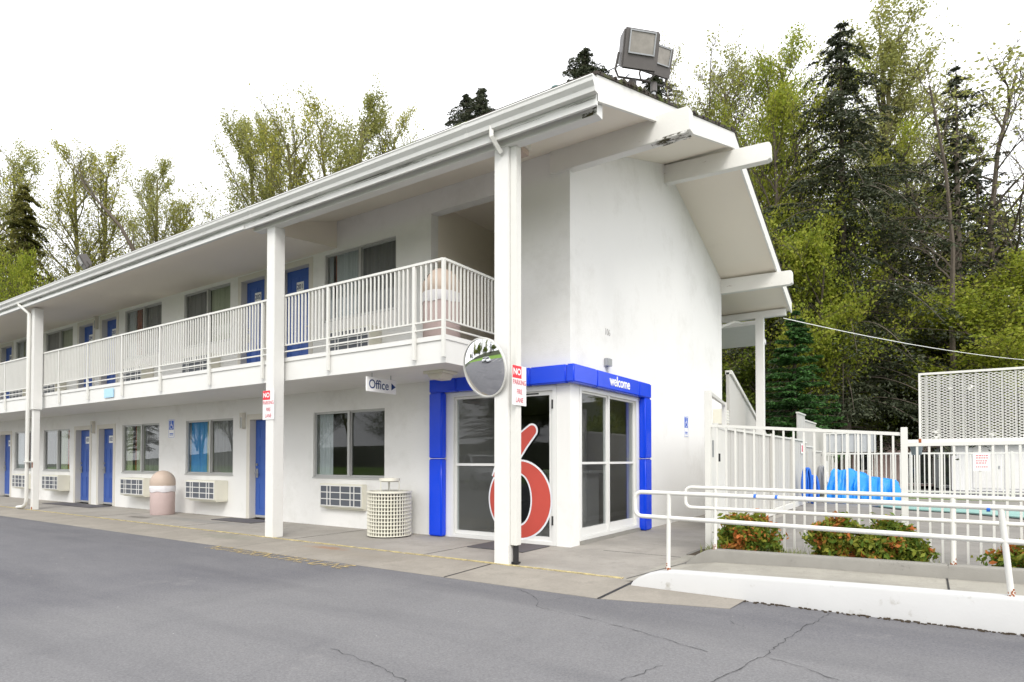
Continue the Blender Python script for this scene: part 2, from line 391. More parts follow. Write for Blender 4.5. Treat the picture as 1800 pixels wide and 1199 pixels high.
motel = thing('motel', 'white two-storey motel with blue doors, long balcony and blue-framed corner office', 'building', (-12, 9, 0))
mb = MB()
holes = [(a,b,-.01,2.15) for a,b,_ in LD] + [(a,b,ZW0,ZW1) for a,b in LW] + [ENT]
holes += [(a,b,2.92,5.15) for a,b,_ in UD] + [(a,b,ZU0,ZU1) for a,b in UW] + [BRZ]
wall_grid(mb, lambda u,v,d: (u, d, v), (XL, XG), (-.01, 5.76), holes, YF, YF+.18)
mb.build('wall', 'stucco', motel)
mb = MB()
wall_grid(mb, lambda u,v,d: (d, u, v), (YF+.18, YB), (-.01, 5.3), [GENT], XG-.2, XG)
top = [(YF+.18, 5.3), (YB, 5.3), (YB, soff(YB)+.03), (YR, soff(YR)+.03), (YF+.18, soff(YF+.18)+.03)]
mb.prism(top, 'x', XG-.2, XG)
mb.build('gable_wall', 'stucco', motel)
mb = MB()  # rear and far walls, breezeway walls, floors and partitions
mb.box(XL, XG-.2, YB-.18, YB, -.01, 5.7).box(XL, XL+.2, YF+.18, YB-.18, -.01, 5.7)
mb.build('rear_wall', 'stucco', motel)
mb = MB()
mb.box(BRZ[0]-.12, BRZ[0], YF+.18, 13.5, 2.92, 5.75).box(BRZ[1], BRZ[1]+.12, YF+.18, 13.5, 2.92, 5.75)
mb.box(BRZ[0], BRZ[1], 13.5, 13.6, 2.92, 5.75).box(BRZ[0], BRZ[1], YF+.18, 13.5, 5.60, 5.7)
mb.build('breezeway_wall', 'soffit', motel)
mb = MB()
mb.box(XL+.2, XG-.2, YF+.18, YB-.18, 2.55, 2.90)
mb.box(XL+.2, -6.6, 10.0, 10.1, 0, 2.55).box(-6.7, -6.6, YF+.18, 10.0, 0, 2.55).box(-6.6, XG-.2, 11.4, 11.5, 0, 2.55)
mb.box(XL+.2, BRZ[0]-.12, 10.0, 10.1, 2.90, 5.6)
mb.box(XL+.2, XG-.2, YF+.18, YB-.18, -.01, .004)
mb.build('interior_partition', 'interior', motel)
mb = MB()   # office counter glimpsed inside the lobby
mb.box(-6.4, -5.2, 10.2, 10.7, .004, 1.0).box(-6.5, -5.1, 10.1, 10.8, 1.0, 1.05).box(-5.0,-4.75,11.2,11.4,.9,1.9)
mb.build('lobby_counter', 'curtain_grey', motel)

# roof
mb = MB()
TH = .24
for (x0, x1) in ((XL-.6, -2.93),):
    prof = [(5.95, soff(5.95)), (YR, soff(YR)), (2*YR-5.95, soff(5.95)), (2*YR-5.95, soff(5.95)+TH), (YR, soff(YR)+TH), (5.95, soff(5.95)+TH)]
    mb.prism(prof, 'x', x0, x1)
mb.prism([(5.955,5.06),(YF+.05,5.25),(YF+.05,5.80),(5.955,5.20)], 'x', XL-.6, -9.2)
mb.prism([(2*YR-5.955,5.06),(YB-.05,5.25),(YB-.05,5.80),(2*YR-5.955,5.20)], 'x', XL-.6, -9.2)
roof = mb.build('roof', 'soffit', motel)
mb = MB()
prof = [(5.90, soff(5.90)+TH+.004), (YR, soff(YR)+TH+.004), (2*YR-5.90, soff(5.90)+TH+.004), (2*YR-5.90, soff(5.90)+TH+.035), (YR, soff(YR)+TH+.035), (5.90, soff(5.90)+TH+.035)]
mb.prism(prof, 'x', XL-.6, -2.875)
random.seed(3)
for k in range(260):    # moss clumps and needle litter along the rake edge
    y = random.uniform(5.95, 13) if k > 90 else random.uniform(6.6, 8.2); x = -2.875 - random.random()**2*.25; z = soff(y)+TH+.03; r = random.uniform(.008,.028)
    mb.box(x-r, x+r, y-r, y+r, z-.01, z+r*.9)
mb.build('roof_shingles', 'shingle', roof)
mb = MB()
for s in (0, 1):
    ys = (5.93, YR) if s == 0 else (2*YR-5.93, YR)
    mb.prism([(ys[0], soff(5.93)-.045), (ys[1], soff(YR)-.045), (ys[1], soff(YR)+TH), (ys[0], soff(5.93)+TH)], 'x', -2.928, -2.89)
mb.build('rake_board', 'beam_wood', roof)
mb = MB()   # eave fascia
mb.box(XL-.6, -2.89, 5.915, 5.948, 5.05, 5.30)
mb.box(XL-.6, -9.3, 5.895, 5.913, 5.05, 5.11)
mb.build('fascia', 'gutter', roof)
MB().box(XL-.6, -2.90, 5.9125, 5.9145, 5.12, 5.158).build('grime_streak', 'grime', roof)
MB().box(-9.2, -2.95, 6.0265, 6.029, 5.15, 5.183).build('grime_streak', 'grime', roof)
gp = [(5.912,5.315),(5.785,5.315),(5.775,5.30),(5.785,5.285),(5.79,5.25),(5.83,5.205),(5.84,5.16),(5.912,5.16)]
mb = MB().prism(gp, 'x', XL-.6, -2.87)
for x in (-9.02, -4.6, -16.5, -23.4): mb.prism([(a-.004 if a < 5.9 else a, b+(.002 if b > 5.2 else -.004)) for a, b in gp], 'x', x-.03, x+.03)
mb.build('gutter', 'gutter', roof)
mb = MB().prism([(a, 0) for a in ()] or [(-2.94,5.015),(-2.94,5.185),(-9.30,5.185),(-9.30,5.12),(-9.22,5.03),(-9.12,5.015)], 'y', 6.03, 6.17)
mb.build('roof_beam', 'white_wood', roof, bevel=.004)
mb = MB().box(-9.3, -3.0, 17.2, 17.34, 5.015, 5.185)
mb.build('roof_beam', 'white_wood', roof)
def beam(y, zc, h0, xe, h1, rise):
    """projecting beam tapering towards its sawn end"""
    mb = MB(); w = .08
    z0 = zc
    prof = [(XG-.3, z0), (xe-.06, z0+rise), (xe, z0+rise+.03), (xe-.01, z0+rise+h1-.02), (xe-.05, z0+rise+h1), (XG-.3, z0+h0)]
    mb.prism(prof, 'y', y-w, y+w)
    o = mb.build('roof_beam', 'beam_wood', roof, bevel=.006)
    o['label'] = 'white roof beam with a sawn end sticking out past the gable edge'
    return o
b1 = beam(YF+.02, 5.41, .36, -2.45, .34, .01)
beam(YR, 6.68, .36, -2.25, .33, -.07)
beam(YB, 5.38, .36, -2.56, .33, -.02)
MB().box(-2.98, -2.47, YF-.062, YF+.102, 5.414, 5.4185).build('rotten_patch', 'rotten', roof)
MB().box(-2.98, -2.47, YF-.0625, YF-.0605, 5.42, 5.45).build('rotten_patch', 'rotten', roof)
MB().box(-3.12, -2.942, 6.026, 6.0285, 5.02, 5.18).build('rotten_patch', 'rotten', roof)
# lower rear canopy roof beyond the main roof
mb = MB().prism([(17.7,4.95),(19.0,4.60),(19.0,4.72),(17.7,5.07)], 'x', -8.5, -3.85)
mb.build('canopy_roof', 'white_wood', motel)
mb = MB().tube([(-4.35,15.9,4.6),(-4.15,16.6,4.86),(-4.05,17.1,4.90)], .035)
mb.build('drain_pipe', 'white_metal', motel)

# balcony
BX = -5.32; BY = 6.32
mb = MB().box(XL, BX, BY, YF, 2.55, 2.90).box(XL, BX+.015, BY-.018, YF-.001, 2.86, 2.925)
bal = mb.build('balcony', 'white_wood', motel)
mb = MB().box(XL, BX-.02, BY+.02, YF-.003, 2.925, 2.93); mb.build('balcony_floor', 'kerb_grey', bal)
def rail_section(p0, p1, lead=.04, tail=.04):
    mb = MB(); a = Vector((p0[0], p0[1], 0)); b = Vector((p1[0], p1[1], 0)); L = (b-a).length; d = (b-a)/L
    for z, w in ((3.93,.042), (3.12,.026), (3.015,.026)): mb.bar(a+Vector((0,0,z)), b+Vector((0,0,z)), w, w*.8)
    n = max(2, round((L-lead-tail)/.083))
    for k in range(1, n):
        q = a + d*(lead + (L-lead-tail)*k/n); mb.bar(q+Vector((0,0,3.12)), q+Vector((0,0,3.92)), .021)
    mb.bar(b+Vector((0,0,2.62)), b+Vector((0,0,3.92)), .05, .036)
    return mb
RY = BY-.045
st = [BX, -5.85, -7.64, -9.32, -10.95, -12.72, -14.32, -15.98, -17.55, -19.2, -21.1, -22.8, -24.5, -26.2, -27.9, -29.6, -31.3, -33.0, -34.7, -35.95]
for i in range(len(st)-1):
    mbs = rail_section((st[i], RY), (st[i+1], RY)); mbs.build('railing', 'white_metal', motel)
rail_section((BX, YF-.02), (BX, RY)).build('railing', 'white_metal', motel)
mb = MB().box(-15.2, -14.75, BY-.022, BY-.018-.0, 2.62, 2.82)
o = mb.build('notice_plate', 'light_blue', motel); o['label'] = 'pale blue notice on the balcony edge'

# posts
def post(x0, x1, y0, y1, z1=5.03, lower=None):
    mb = MB()
    if lower: mb.box(x0, x1, y0, y1, 2.5, z1).box(x0+.03, x1-.04, y0+.03, y1-.03, 0, 2.5)
    else: mb.box(x0, x1, y0, y1, 0, z1)
    return mb.build('post', 'white_wood', motel, bevel=.006)
p1 = post(-4.33, -4.125, 6.05, 6.245)
post(-8.885, -8.68, 6.05, 6.245)
post(-18.64, -18.44, 6.05, 6.245, lower=True)
post(-28.9, -28.7, 6.05, 6.245, lower=True)
post(-3.75, -3.55, 17.18, 17.36)
mb = MB().box(-4.123, -4.035, 6.09, 6.20, .23, 5.03); mb.build('downspout_cover', 'white_metal', motel, bevel=.006)
mb = MB().tube([(-4.08,6.15,.01),(-4.08,6.15,.24)], .035).box(-4.12,-4.04,6.11,6.19,.01,.03); mb.build('drain_pipe', 'black', motel)
mb = MB().tube([(-4.24,5.86,5.2),(-4.24,5.86,5.08),(-4.22,5.98,4.98),(-4.21,6.02,4.94)], .035, 4); mb.build('downspout', 'white_metal', motel)
mb = MB().tube([(-18.85,5.86,5.2),(-18.85,5.87,5.12),(-18.70,5.93,5.0),(-18.62,6.0,4.9),(-18.62,6.0,3.5),(-18.62,6.0,.25),(-18.66,6.0,.14),(-18.8,5.99,.07),(-19.12,5.98,.045)], .042, 10)
mb.box(-18.67,-18.45,5.95,6.05,1.18,1.21); mb.build('downspout', 'white_metal', motel, smooth=True)
for z0, z1 in ((0.002,.07), (1.05,1.18)): MB().box(-18.55,-18.49,6.074,6.0785,z0,z1).build('rust_stain', 'rust', motel)

# windows
def curtain(mb, x0, x1, z0, z1, y, amp=.02, pitch=.09):
    n = max(6, int((x1-x0)/.012)); ph = random.random()*6
    vs = []
    for i in range(n+1):
        x = x0+(x1-x0)*i/n; yy = y + amp*math.sin(2*math.pi*x/pitch+ph) + amp*.6*math.sin(2*math.pi*x/(pitch*2.7))
        vs += [(x, yy, z0), (x, yy+.01*math.sin(x*9), z1)]
    mb.add(vs, [(2*i, 2*i+2, 2*i+3, 2*i+1) for i in range(n)])
random.seed(11)
def window(x0, x1, z0, z1, left, right, label=None):
    fr = MB(); t = .022; ya, yb = YF+.03, YF+.10; xm = (x0+x1)/2
    fr.box(x0, x1, ya, yb, z0, z0+t).box(x0, x1, ya, yb, z1-t, z1).box(x0, x0+t, ya, yb, z0+t, z1-t).box(x1-t, x1, ya, yb, z0+t, z1-t)
    fr.box(xm-.03, xm+.03, ya-.004, yb-.02, z0+t, z1-t)
    for (a, b, y) in ((x0+t, xm-.03, ya+.012), (xm+.03, x1-t, ya+.035)):
        fr.box(a, b, y, y+.02, z0+t, z0+t+.02).box(a, b, y, y+.02, z1-t-.02, z1-t).box(a, a+.018, y, y+.02, z0+t+.02, z1-t-.02).box(b-.018, b, y, y+.02, z0+t+.02, z1-t-.02)
    fr.box(x0-.02, x1+.02, YF-.012, ya, z0-.03, z0)
    w = fr.build('window', 'alu', motel)
    if label: w['label'] = label
    MB().box(x0+t, xm-.03, ya+.020, ya+.024, z0+t, z1-t).build('pane', 'glass', w)
    MB().box(xm+.03, x1-t, ya+.043, ya+.047, z0+t, z1-t).build('pane', 'glass', w)
    for side, a, b in ((left, x0+.02, xm), (right, xm, x1-.02)):
        for (f0, f1, m) in side:
            c = MB(); curtain(c, a+(b-a)*f0, a+(b-a)*f1, z0-.1, z1+.1, YF+.135); c.build('curtain', m, w)
    return w
G = [(0,1,'curtain_grey')]
looks = [([(0,.42,'curtain_light')], []),
         ([(0,.68,'curtain_blue'),(.68,1,'curtain_green')], G),
         ([(0,.3,'curtain_green'),(.42,.56,'curtain_rust'),(.58,1,'curtain_green')], G),
         (G, [(0,.5,'curtain_green'),(.52,.75,'curtain_rust')]),
         ([(0,.5,'curtain_light'),(.7,.95,'curtain_rust')], G), (G, G), (G, [(0,1,'curtain_light')])]
for (a, b), (l, r) in zip(LW, looks): window(a, b, ZW0, ZW1, l, r)
looksu = [([(0,.1,'curtain_light'),(.16,.24,'curtain_rust'),(.24,1,'curtain_light')], G), (G, [(0,1,'curtain_green')]), ([(0,.3,'curtain_light'),(.36,.7,'curtain_rust'),(.8,1,'curtain_light')], G), (G, [(0,1,'curtain_green')]), ([(0,.3,'curtain_light'),(.5,.9,'curtain_light')], G), (G, G), (G, G)]
for (a, b), (l, r) in zip(UW, looksu): window(a, b, ZU0, ZU1, l, r)

# doors
def door(x0, x1, z0, z1, num):
    y = YF+.13
    f = MB(); t = .055
    f.box(x0-.06, x0, YF-.012, YF-.001, z0, z1+.06).box(x1, x1+.06, YF-.012, YF-.001, z0, z1+.06).box(x0, x1, YF-.012, YF-.001, z1, z1+.06)
    f.box(x0+.001, x0+t, YF-.012, YF+.15, z0+.002, z1-.001).box(x1-t, x1-.001, YF-.012, YF+.15, z0+.002, z1-.001).box(x0+t, x1-t, YF-.012, YF+.15, z1-t, z1-.001)
    f.build('door_frame', 'cream', motel)
    a, b = x0+t+.004, x1-t-.004; h = z1-t-z0
    m = MB().box(a, b, y, y+.045, z0+.015, z1-t-.004)
    w = b-a
    for (u0, u1) in ((.14,.46),(.54,.86)):
        for (v0, v1) in ((.08,.36),(.42,.74),(.80,.93)):
            X0, X1, Z0, Z1 = a+w*u0, a+w*u1, z0+h*v0, z0+h*v1
            for q in ((X0,X1,Z0,Z0+.018),(X0,X1,Z1-.018,Z1),(X0,X0+.018,Z0+.018,Z1-.018),(X1-.018,X1,Z0+.018,Z1-.018)):
                m.box(q[0], q[1], y-.007, y, q[2], q[3])
            m.box(X0+.04, X1-.04, y-.004, y, Z0+.04, Z1-.04)
    d = m.build('door', 'blue_door', motel)
    hx = a+.07 if num not in ('201',) else b-.07
    hd = MB().box(hx-.035, hx+.035, y-.016, y-.0075, z0+.86, z0+1.05).tube([(hx,y-.016,z0+.96),(hx,y-.06,z0+.96),(hx+(.11 if hx < (a+b)/2 else -.11),y-.06,z0+.955)], .011, 6).tube([(hx,y-.008,z0+1.14),(hx,y-.03,z0+1.14)], .028, 10)
    hd.build('handle', 'galv', d)
    MB().box(a, b, y-.012, y-.0075, z0+.02, z0+.07).build('kick_strip', 'alu', d)
    pl = MB().box((a+b)/2-.11, (a+b)/2+.11, y-.013, y-.0075, z0+1.70, z0+1.90).build('number_plate', 'sign_white', d)
    tx = text_mesh(num, .135, 'text_navy', 'number_lettering', .001, bold=.002); place_text(tx, FACE_NY, ((a+b)/2, y-.0145, z0+1.80), d)
    return d
for a, b, n in LD: door(a, b, .005, 2.15, n)
for a, b, n in UD: door(a, b, 2.932, 5.15, n)

# air conditioners
def aircon(x0, x1, z0, z1, p, y=YF):
    m = MB().box(x0, x1, y-p, y-.001, z0, z1).box(x0+.12, x1, y-p+.03, y-.001, z0-.03, z0-.001)
    a = m.build('air_conditioner', 'bin_cream', motel, bevel=.006)
    xr = x1-.03
    MB().box(x0+.03, xr, y-p-.004, y-p-.0005, z0+.035, z1-.035).build('grille_backing', 'dark_grille', a)
    g = MB(); nx = 6
    for k in range(nx+1):
        x = x0+.03+(xr-x0-.03)*[0,.17,.25,.5,.74,.83,1][k]; g.box(x-.009, x+.009, y-p-.014, y-p-.004, z0+.03, z1-.03)
    for k in range(4):
        z = z0+.035+(z1-z0-.07)*k/3; g.box(x0+.03, xr, y-p-.016, y-p-.0035, z-.008, z+.008)
    g.build('grille', 'white_alu', a); return a
aircon(-9.53, -8.36, .36, .80, .10)
for x0, x1 in ((-13.92,-12.72), (-17.02,-15.82), (-21.95,-20.8), (-24.3,-23.2), (-29.9,-28.8), (-32.7,-31.6)): aircon(x0, x1, .36, .79, .30)
for a, b in UW: aircon(a+.45, a+1.55, 3.14, 3.60, .28)
mb = MB().box(XG+.001, XG+.2, 14.85, 15.5, 2.1, 2.45); a = mb.build('air_conditioner', 'bin_cream', motel)
g = MB()
for k in range(6): g.box(XG+.2, XG+.212, 14.9+k*.11, 14.92+k*.11, 2.13, 2.42)
for k in range(5): g.box(XG+.2, XG+.214, 14.9, 15.47, 2.13+k*.07, 2.145+k*.07)
g.build('grille', 'white_alu', a)

# office entrance: blue portal frame
mb = MB()
def rbox(m, *b):
    t = MB().box(*b); me = bpy.data.meshes.new('t'); me.from_pydata(t.v, [], t.f)
    bm = bmesh.new(); bm.from_mesh(me); bmesh.ops.recalc_face_normals(bm, faces=bm.faces)
    bmesh.ops.bevel(bm, geom=list(bm.edges), offset=.018, segments=3, affect='EDGES', clamp_overlap=True)
    bm.verts.ensure_lookup_table(); m.add([v.co[:] for v in bm.verts], [[v.index for v in f.verts] for f in bm.faces]); bm.free(); bpy.data.meshes.remove(me)
P = .13
yo, xo = YF-P, XG+P
rbox(mb, -6.775, -6.50, yo, YF-.001, .01, 1.262); rbox(mb, -6.775, -6.50, yo, YF-.001, 1.270, 2.335)
rbox(mb, -6.775, -6.21, yo, YF-.001, 2.339, 2.60)
rbox(mb, -6.206, -5.31, yo, YF-.001, 2.339, 2.60); rbox(mb, -5.306, -4.82, yo, YF-.001, 2.339, 2.60)
rbox(mb, -4.816, XG-.003, yo, YF-.001, 2.339, 2.60)
rbox(mb, XG+.001, xo, yo, 8.36, 2.341, 2.602)
rbox(mb, XG+.001, xo, 8.365, 10.0, 2.339, 2.60); rbox(mb, XG+.001, xo, 10.004, 10.55, 2.339, 2.60)
rbox(mb, XG+.001, xo, 10.27, 10.55, 1.270, 2.335); rbox(mb, XG+.001, xo, 10.27, 10.55, .01, 1.262)
portal = mb.build('portal_frame', 'blue_plastic', motel, smooth=True); portal['label'] = 'glossy blue frame round the office corner'
MB().box(-6.802,-6.499,yo-.002,YF-.001,1.263,1.269).box(XG+.001,xo+.002,10.269,10.551,1.263,1.269).build('portal_seam', 'white_alu', portal)
tx = text_mesh('welcome', .225, 'text_white', 'lettering', .003, bold=.0035, sx=.95); place_text(tx, FACE_PX, (xo+.004, 9.18, 2.48), portal)
# entrance glazing, street side
def frame_rect(m, mp, u0, u1, v0, v1, t, d0, d1, tb=None):
    tb = tb or t
    def q(a, b, c, d):
        p = [mp(a,c,d0), mp(b,d,d1)]; m.box(p[0][0], p[1][0], p[0][1], p[1][1], p[0][2], p[1][2])
    q(u0, u1, v0, v0+tb); q(u0, u1, v1-t, v1); q(u0, u0+t, v0+tb, v1-t); q(u1-t, u1, v0+tb, v1-t)
mpF = lambda u,v,d: (u, YF+d, v)
mpG = lambda u,v,d: (XG-d, u, v)
m = MB(); frame_rect(m, mpF, ENT[0]+.002, ENT[1]-.002, .004, 2.329, .07, -.01, .13, .05)
ef = m.build('entrance_frame', 'white_alu', motel)
m = MB(); frame_rect(m, mpF, -6.345, -5.42, .056, 2.256, .035, .03, .09, .06); m.box(-6.31, -5.455, YF+.03, YF+.09, 1.15, 1.19)
m.build('fixed_light', 'white_alu', motel)
MB().box(-6.31, -5.455, YF+.055, YF+.061, .10, 2.23).build('pane', 'glass', ef)
m = MB(); frame_rect(m, mpF, -5.415, -4.508, .02, 2.256, .06, .02, .07, .10)
ed = m.build('entrance_door', 'white_alu', motel); ed['label'] = 'glass office door with a big red numeral'
MB().box(-5.355, -4.568, YF+.043, YF+.049, .12, 2.20).build('pane', 'glass', ed)
for z in (.30, 1.99): MB().tube([(-4.50,YF-.014,z),(-4.50,YF-.014,z+.13)], .014, 8).build('hinge', 'black', ed)
MB().box(-5.0,-4.75,YF+.012,YF+.018,2.215,2.235).build('door_closer_slot', 'black', ed)
# numeral six: closed outline + counter, white border below red
def six_outline(off):
    cx, cz, a, b = -5.09, .66, .50, .60
    outer = []
    pts = []
    # bowl from the tail root round to the tail root again
    for k in range(0, 61):
        t = R(118) - R(360)*k/60*.985
        pts.append((cx+(a+off)*math.cos(t), cz+(b+off)*math.sin(t)))
    return pts
def ellipse(cx, cz, a, b, n=48): return [(cx+a*math.cos(2*math.pi*k/n), cz+b*math.sin(2*math.pi*k/n)) for k in range(n)]
def six_shapes(o):
    cx, cz = -5.09, .65
    oval = ellipse(cx, cz, .545+o, .575+o)
    inner = ellipse(cx-.01, cz, .235-o, .40-o)
    tail = []
    spine = [(-5.44,.93,.15),(-5.36,1.12,.16),(-5.22,1.33,.14),(-5.05,1.52,.115),(-4.87,1.68,.08)]
    L = []; Rr = []
    for i, (x, z, w) in enumerate(spine):
        a = spine[max(i-1,0)]; b = spine[min(i+1,len(spine)-1)]; dx, dz = b[0]-a[0], b[1]-a[1]; n = math.hypot(dx, dz)
        L.append((x-dz/n*(w+o), z+dx/n*(w+o))); Rr.append((x+dz/n*(w+o), z-dx/n*(w+o)))
    x, z, w = spine[-1]; ang = math.atan2(spine[-1][1]-spine[-2][1], spine[-1][0]-spine[-2][0])
    cap = [(x+(w+o)*math.cos(ang-math.pi/2+math.pi*k/10), z+(w+o)*math.sin(ang-math.pi/2+math.pi*k/10)) for k in range(1,10)]
    return oval, inner, Rr+cap+L[::-1]
def sheet_ring(mb, out, inn, y):
    n = len(out); vs = [(x,y,z) for x,z in out]+[(x,y,z) for x,z in inn]
    mb.add(vs, [(i,(i+1)%n,n+(i+1)%n,n+i) for i in range(n)])
def sheet_poly_strip(mb, poly, y):
    mb.add([(x,y,z) for x,z in poly], [tuple(range(len(poly)))])
for o_, mt, y in ((.028,'logo_white',YF+.016),(0,'logo_red',YF+.0125)):
    ov, inn, tl = six_shapes(o_)
    mb = MB(); sheet_ring(mb, ov, inn, y); ob1 = mb.build('numeral_decal', mt, ed)
    mb = MB()
    # tail as quads so that it stays valid when concave
    m_ = len(tl); k5 = 5
    Rr = tl[:5]; L = tl[-5:][::-1]; cap = tl[5:-5]
    vs = []; fs = []
    for a_, b_ in zip(Rr, L): vs += [(a_[0], y-.001, a_[1]), (b_[0], y-.001, b_[1])]
    for i in range(4): fs.append((2*i, 2*i+2, 2*i+3, 2*i+1))
    base = len(vs); vs += [(x, y-.001, z) for x, z in cap]; fs.append(tuple([8]+list(range(base, base+len(cap)))+[9]))
    mb.add(vs, fs); mb.build('numeral_decal', mt, ed)
# gable side glazing
m = MB(); frame_rect(m, mpG, GENT[0]+.002, GENT[1]-.002, GENT[2]+.002, 2.329, .06, -.012, .13, .05)
gf = m.build('entrance_frame', 'white_alu', motel)
ym = 9.02
m = MB(); frame_rect(m, mpG, 8.085, ym-.01, .115, 2.268, .03, .02, .07, .12); m.box(XG-.07, XG-.02, 8.115, ym-.04, 1.18, 1.215)
m.box(XG-.09, XG+.005, ym-.008, ym+.035, .115, 2.268)
frame_rect(m, mpG, ym+.037, 10.138, .115, 2.268, .03, .035, .085, .12); m.box(XG-.085, XG-.035, ym+.067, 10.108, 1.18, 1.215)
m.build('side_window', 'white_alu', motel)
MB().box(XG-.048, XG-.042, 8.115, ym-.04, .235, 2.24).build('pane', 'glass', gf)
MB().box(XG-.063, XG-.057, ym+.067, 10.108, .235, 2.24).build('pane', 'glass', gf)
m = MB().box(XG+.0, XG+.03, 8.03, 10.25, .0, .055); m.build('door_sill', 'kerb_grey', motel)
tx = text_mesh('106', .15, 'text_grey', 'lettering', .003, sx=.9); place_text(tx, FACE_PX, (XG+.003, 8.99, 3.28), motel)
# ------------------------------------------------ things fixed on the motel
t = thing('junction_box', 'small grey junction box with conduit above the blue frame on the end wall', 'electrical box', (XG, 8.93, 2.75))
MB().box(XG+.001, XG+.07, 8.86, 9.02, 2.73, 2.85).build('box', 'galv', t, bevel=.005)
MB().tube([(XG+.03,8.94,2.605),(XG+.03,8.94,2.73)], .012, 6).build('conduit', 'galv', t)

def wall_lamp(x, z, label):
    t = thing('wall_lamp', label, 'lamp', (x, YF, z), 'beige wall lamps beside the room doors')
    MB().box(x-.05, x+.05, YF-.09, YF-.001, z+.10, z+.20).build('housing', 'cream', t, bevel=.004)
    m = MB().box(x-.035, x+.035, YF-.075, YF-.001, z-.12, z+.10); m.build('lens', 'lens', t)
    m = MB()
    for dx in (-.045, .037): m.box(x+dx, x+dx+.008, YF-.085, YF-.001, z-.13, z+.10)
    m.box(x-.045, x+.045, YF-.085, YF-.001, z-.138, z-.125); m.build('cage', 'cream', t)
wall_lamp(-12.13, 2.05, 'beige wall lamp beside the ground floor door right behind the second post')
wall_lamp(-19.25, 2.12, 'beige wall lamp between the ground floor pair of blue doors')
wall_lamp(-19.14, 5.02, 'beige wall lamp between the pair of blue doors up on the balcony')

def acc_sign(org, ax, label):
    t = thing('accessible_parking_sign', label, 'sign', org, 'blue and white wheelchair signs on the walls')
    F = FACE_NY if ax == 'y' else FACE_PX
    T = Matrix.Translation(org) @ F
    MB().box(-.14,.14,-.225,.225,.001,.006).build('plate', 'sign_white', t, xf=T)
    MB().box(-.13,.13,.0-.215,.215,.0065,.0075).box(0,0,0,0,0,0).build('border', 'sign_blue', t, xf=T) if False else None
    b = MB()
    for q in ((-.128,.128,.210,.216),(-.128,.128,-.216,-.210),(-.128,-.122,-.21,.21),(.122,.128,-.21,.21)): b.box(*q,.006,.0075)
    b.box(-.10,.10,-.03,.19,.006,.008).box(-.08,.08,-.135,-.115,.006,.008).box(-.08,.08,-.165,-.15,.006,.008)
    b.build('blue_panel', 'sign_blue', t, xf=T)
    w = MB()   # wheelchair symbol
    w.tube([(-.012,.158,.009),(-.012,.158,.0105)], .017, 10)
    w.bar((-.012,.135,.010),(-.002,.075,.010),.018,.003).bar((-.005,.105,.0102),(.045,.100,.0102),.012,.003)
    w.bar((-.002,.075,.010),(.05,.072,.010),.016,.003).bar((.05,.075,.010),(.068,.022,.010),.014,.003).bar((.068,.022,.010),(.085,.028,.010),.012,.003)
    pts = [(-.0+.058*math.cos(a), .045+.058*math.sin(a), .0103) for a in [R(120+k*17) for k in range(13)]]
    for a, c in zip(pts[:-1], pts[1:]): w.bar(a, c, .012, .003)
    w.build('wheelchair_symbol', 'text_white', t, xf=T)
    return t
acc_sign((-15.12, YF, 2.0), 'y', 'wheelchair access sign on the front wall between two ground floor windows')
acc_sign((XG, 12.84, 1.95), 'x', 'wheelchair access sign on the end wall between the blue frame and the pool gate')

def nopark(org, ax, label):
    t = thing('no_parking_sign', label, 'sign', org, 'white fire lane signs on the balcony posts')
    T = Matrix.Translation(org) @ (FACE_NY if ax == 'y' else FACE_PX)
    MB().box(-.15,.15,-.235,.235,.001,.005).build('plate', 'sign_white', t, xf=T, bevel=0)
    MB().box(-.148,.045,.085,.233,.0055,.0065).build('red_panel', 'sign_red', t, xf=T)
    for s, sz, x, y, mt, bo in (('NO',.105,-.052,.158,'text_white',.003), ('PARKING',.085,0,.035,'text_red',.0005), ('FIRE',.085,0,-.075,'text_red',.0005), ('LANE',.085,0,-.175,'text_red',.0005)):
        tx = text_mesh(s, sz, mt, 'lettering', .0005, bold=bo, sx=.80 if s != 'NO' else 1.0)
        tx.data.transform(T @ Matrix.Translation((x, y, .0078))); set_parent(tx, t)
nopark((-4.022, 6.13, 2.13), 'x', 'no parking fire lane sign on the front post nearest the camera, beside the mirror')
nopark((-8.80, 6.045, 2.13), 'y', 'no parking fire lane sign on the second post, left of the hanging office sign')

t = thing('office_sign', 'white Office sign with a dark arrow hanging under the balcony', 'sign', (-6.88, 6.65, 2.55))
MB().box(-6.89, -6.87, 6.35, 6.97, 2.265, 2.485).build('plate', 'sign_white', t, bevel=.006)
m = MB()
for y in (6.47, 6.86): m.bar((-6.88,y,2.485),(-6.88,y,2.549),.012,.008)
m.build('hanger', 'galv', t)
tx = text_mesh('Office', .19, 'text_navy', 'lettering', .001, bold=.001, sx=.88); place_text(tx, FACE_PX, (-6.867, 6.60, 2.375), t)
MB().add([(-6.866,6.86,2.43),(-6.866,6.95,2.375),(-6.866,6.86,2.32)], [(0,1,2)]).build('arrow', 'text_navy', t)

t = thing('ceiling_light', 'cream square light fitting under the balcony corner above the office door', 'lamp', (-5.95,6.95,2.549))
MB().box(-6.14,-5.76,6.78,7.12,2.51,2.549).build('base', 'bin_cream', t, bevel=.004)
MB().prism([(-6.10,2.509),(-5.80,2.509),(-5.86,2.43),(-6.04,2.43)], 'y', 6.82, 7.08).build('shade', 'cream', t, bevel=.004)
t = thing('ceiling_light', 'small cream light fitting under the roof just behind the top of the front post', 'lamp', (-4.3,6.6,5.3))
zz = soff(6.55); MB().box(-4.42,-4.18,6.45,6.65,zz-.13,zz-.0).build('base', 'cream', t)
MB().box(-4.40,-4.20,6.47,6.63,zz-.20,zz-.13).build('shade', 'bin_tan', t)

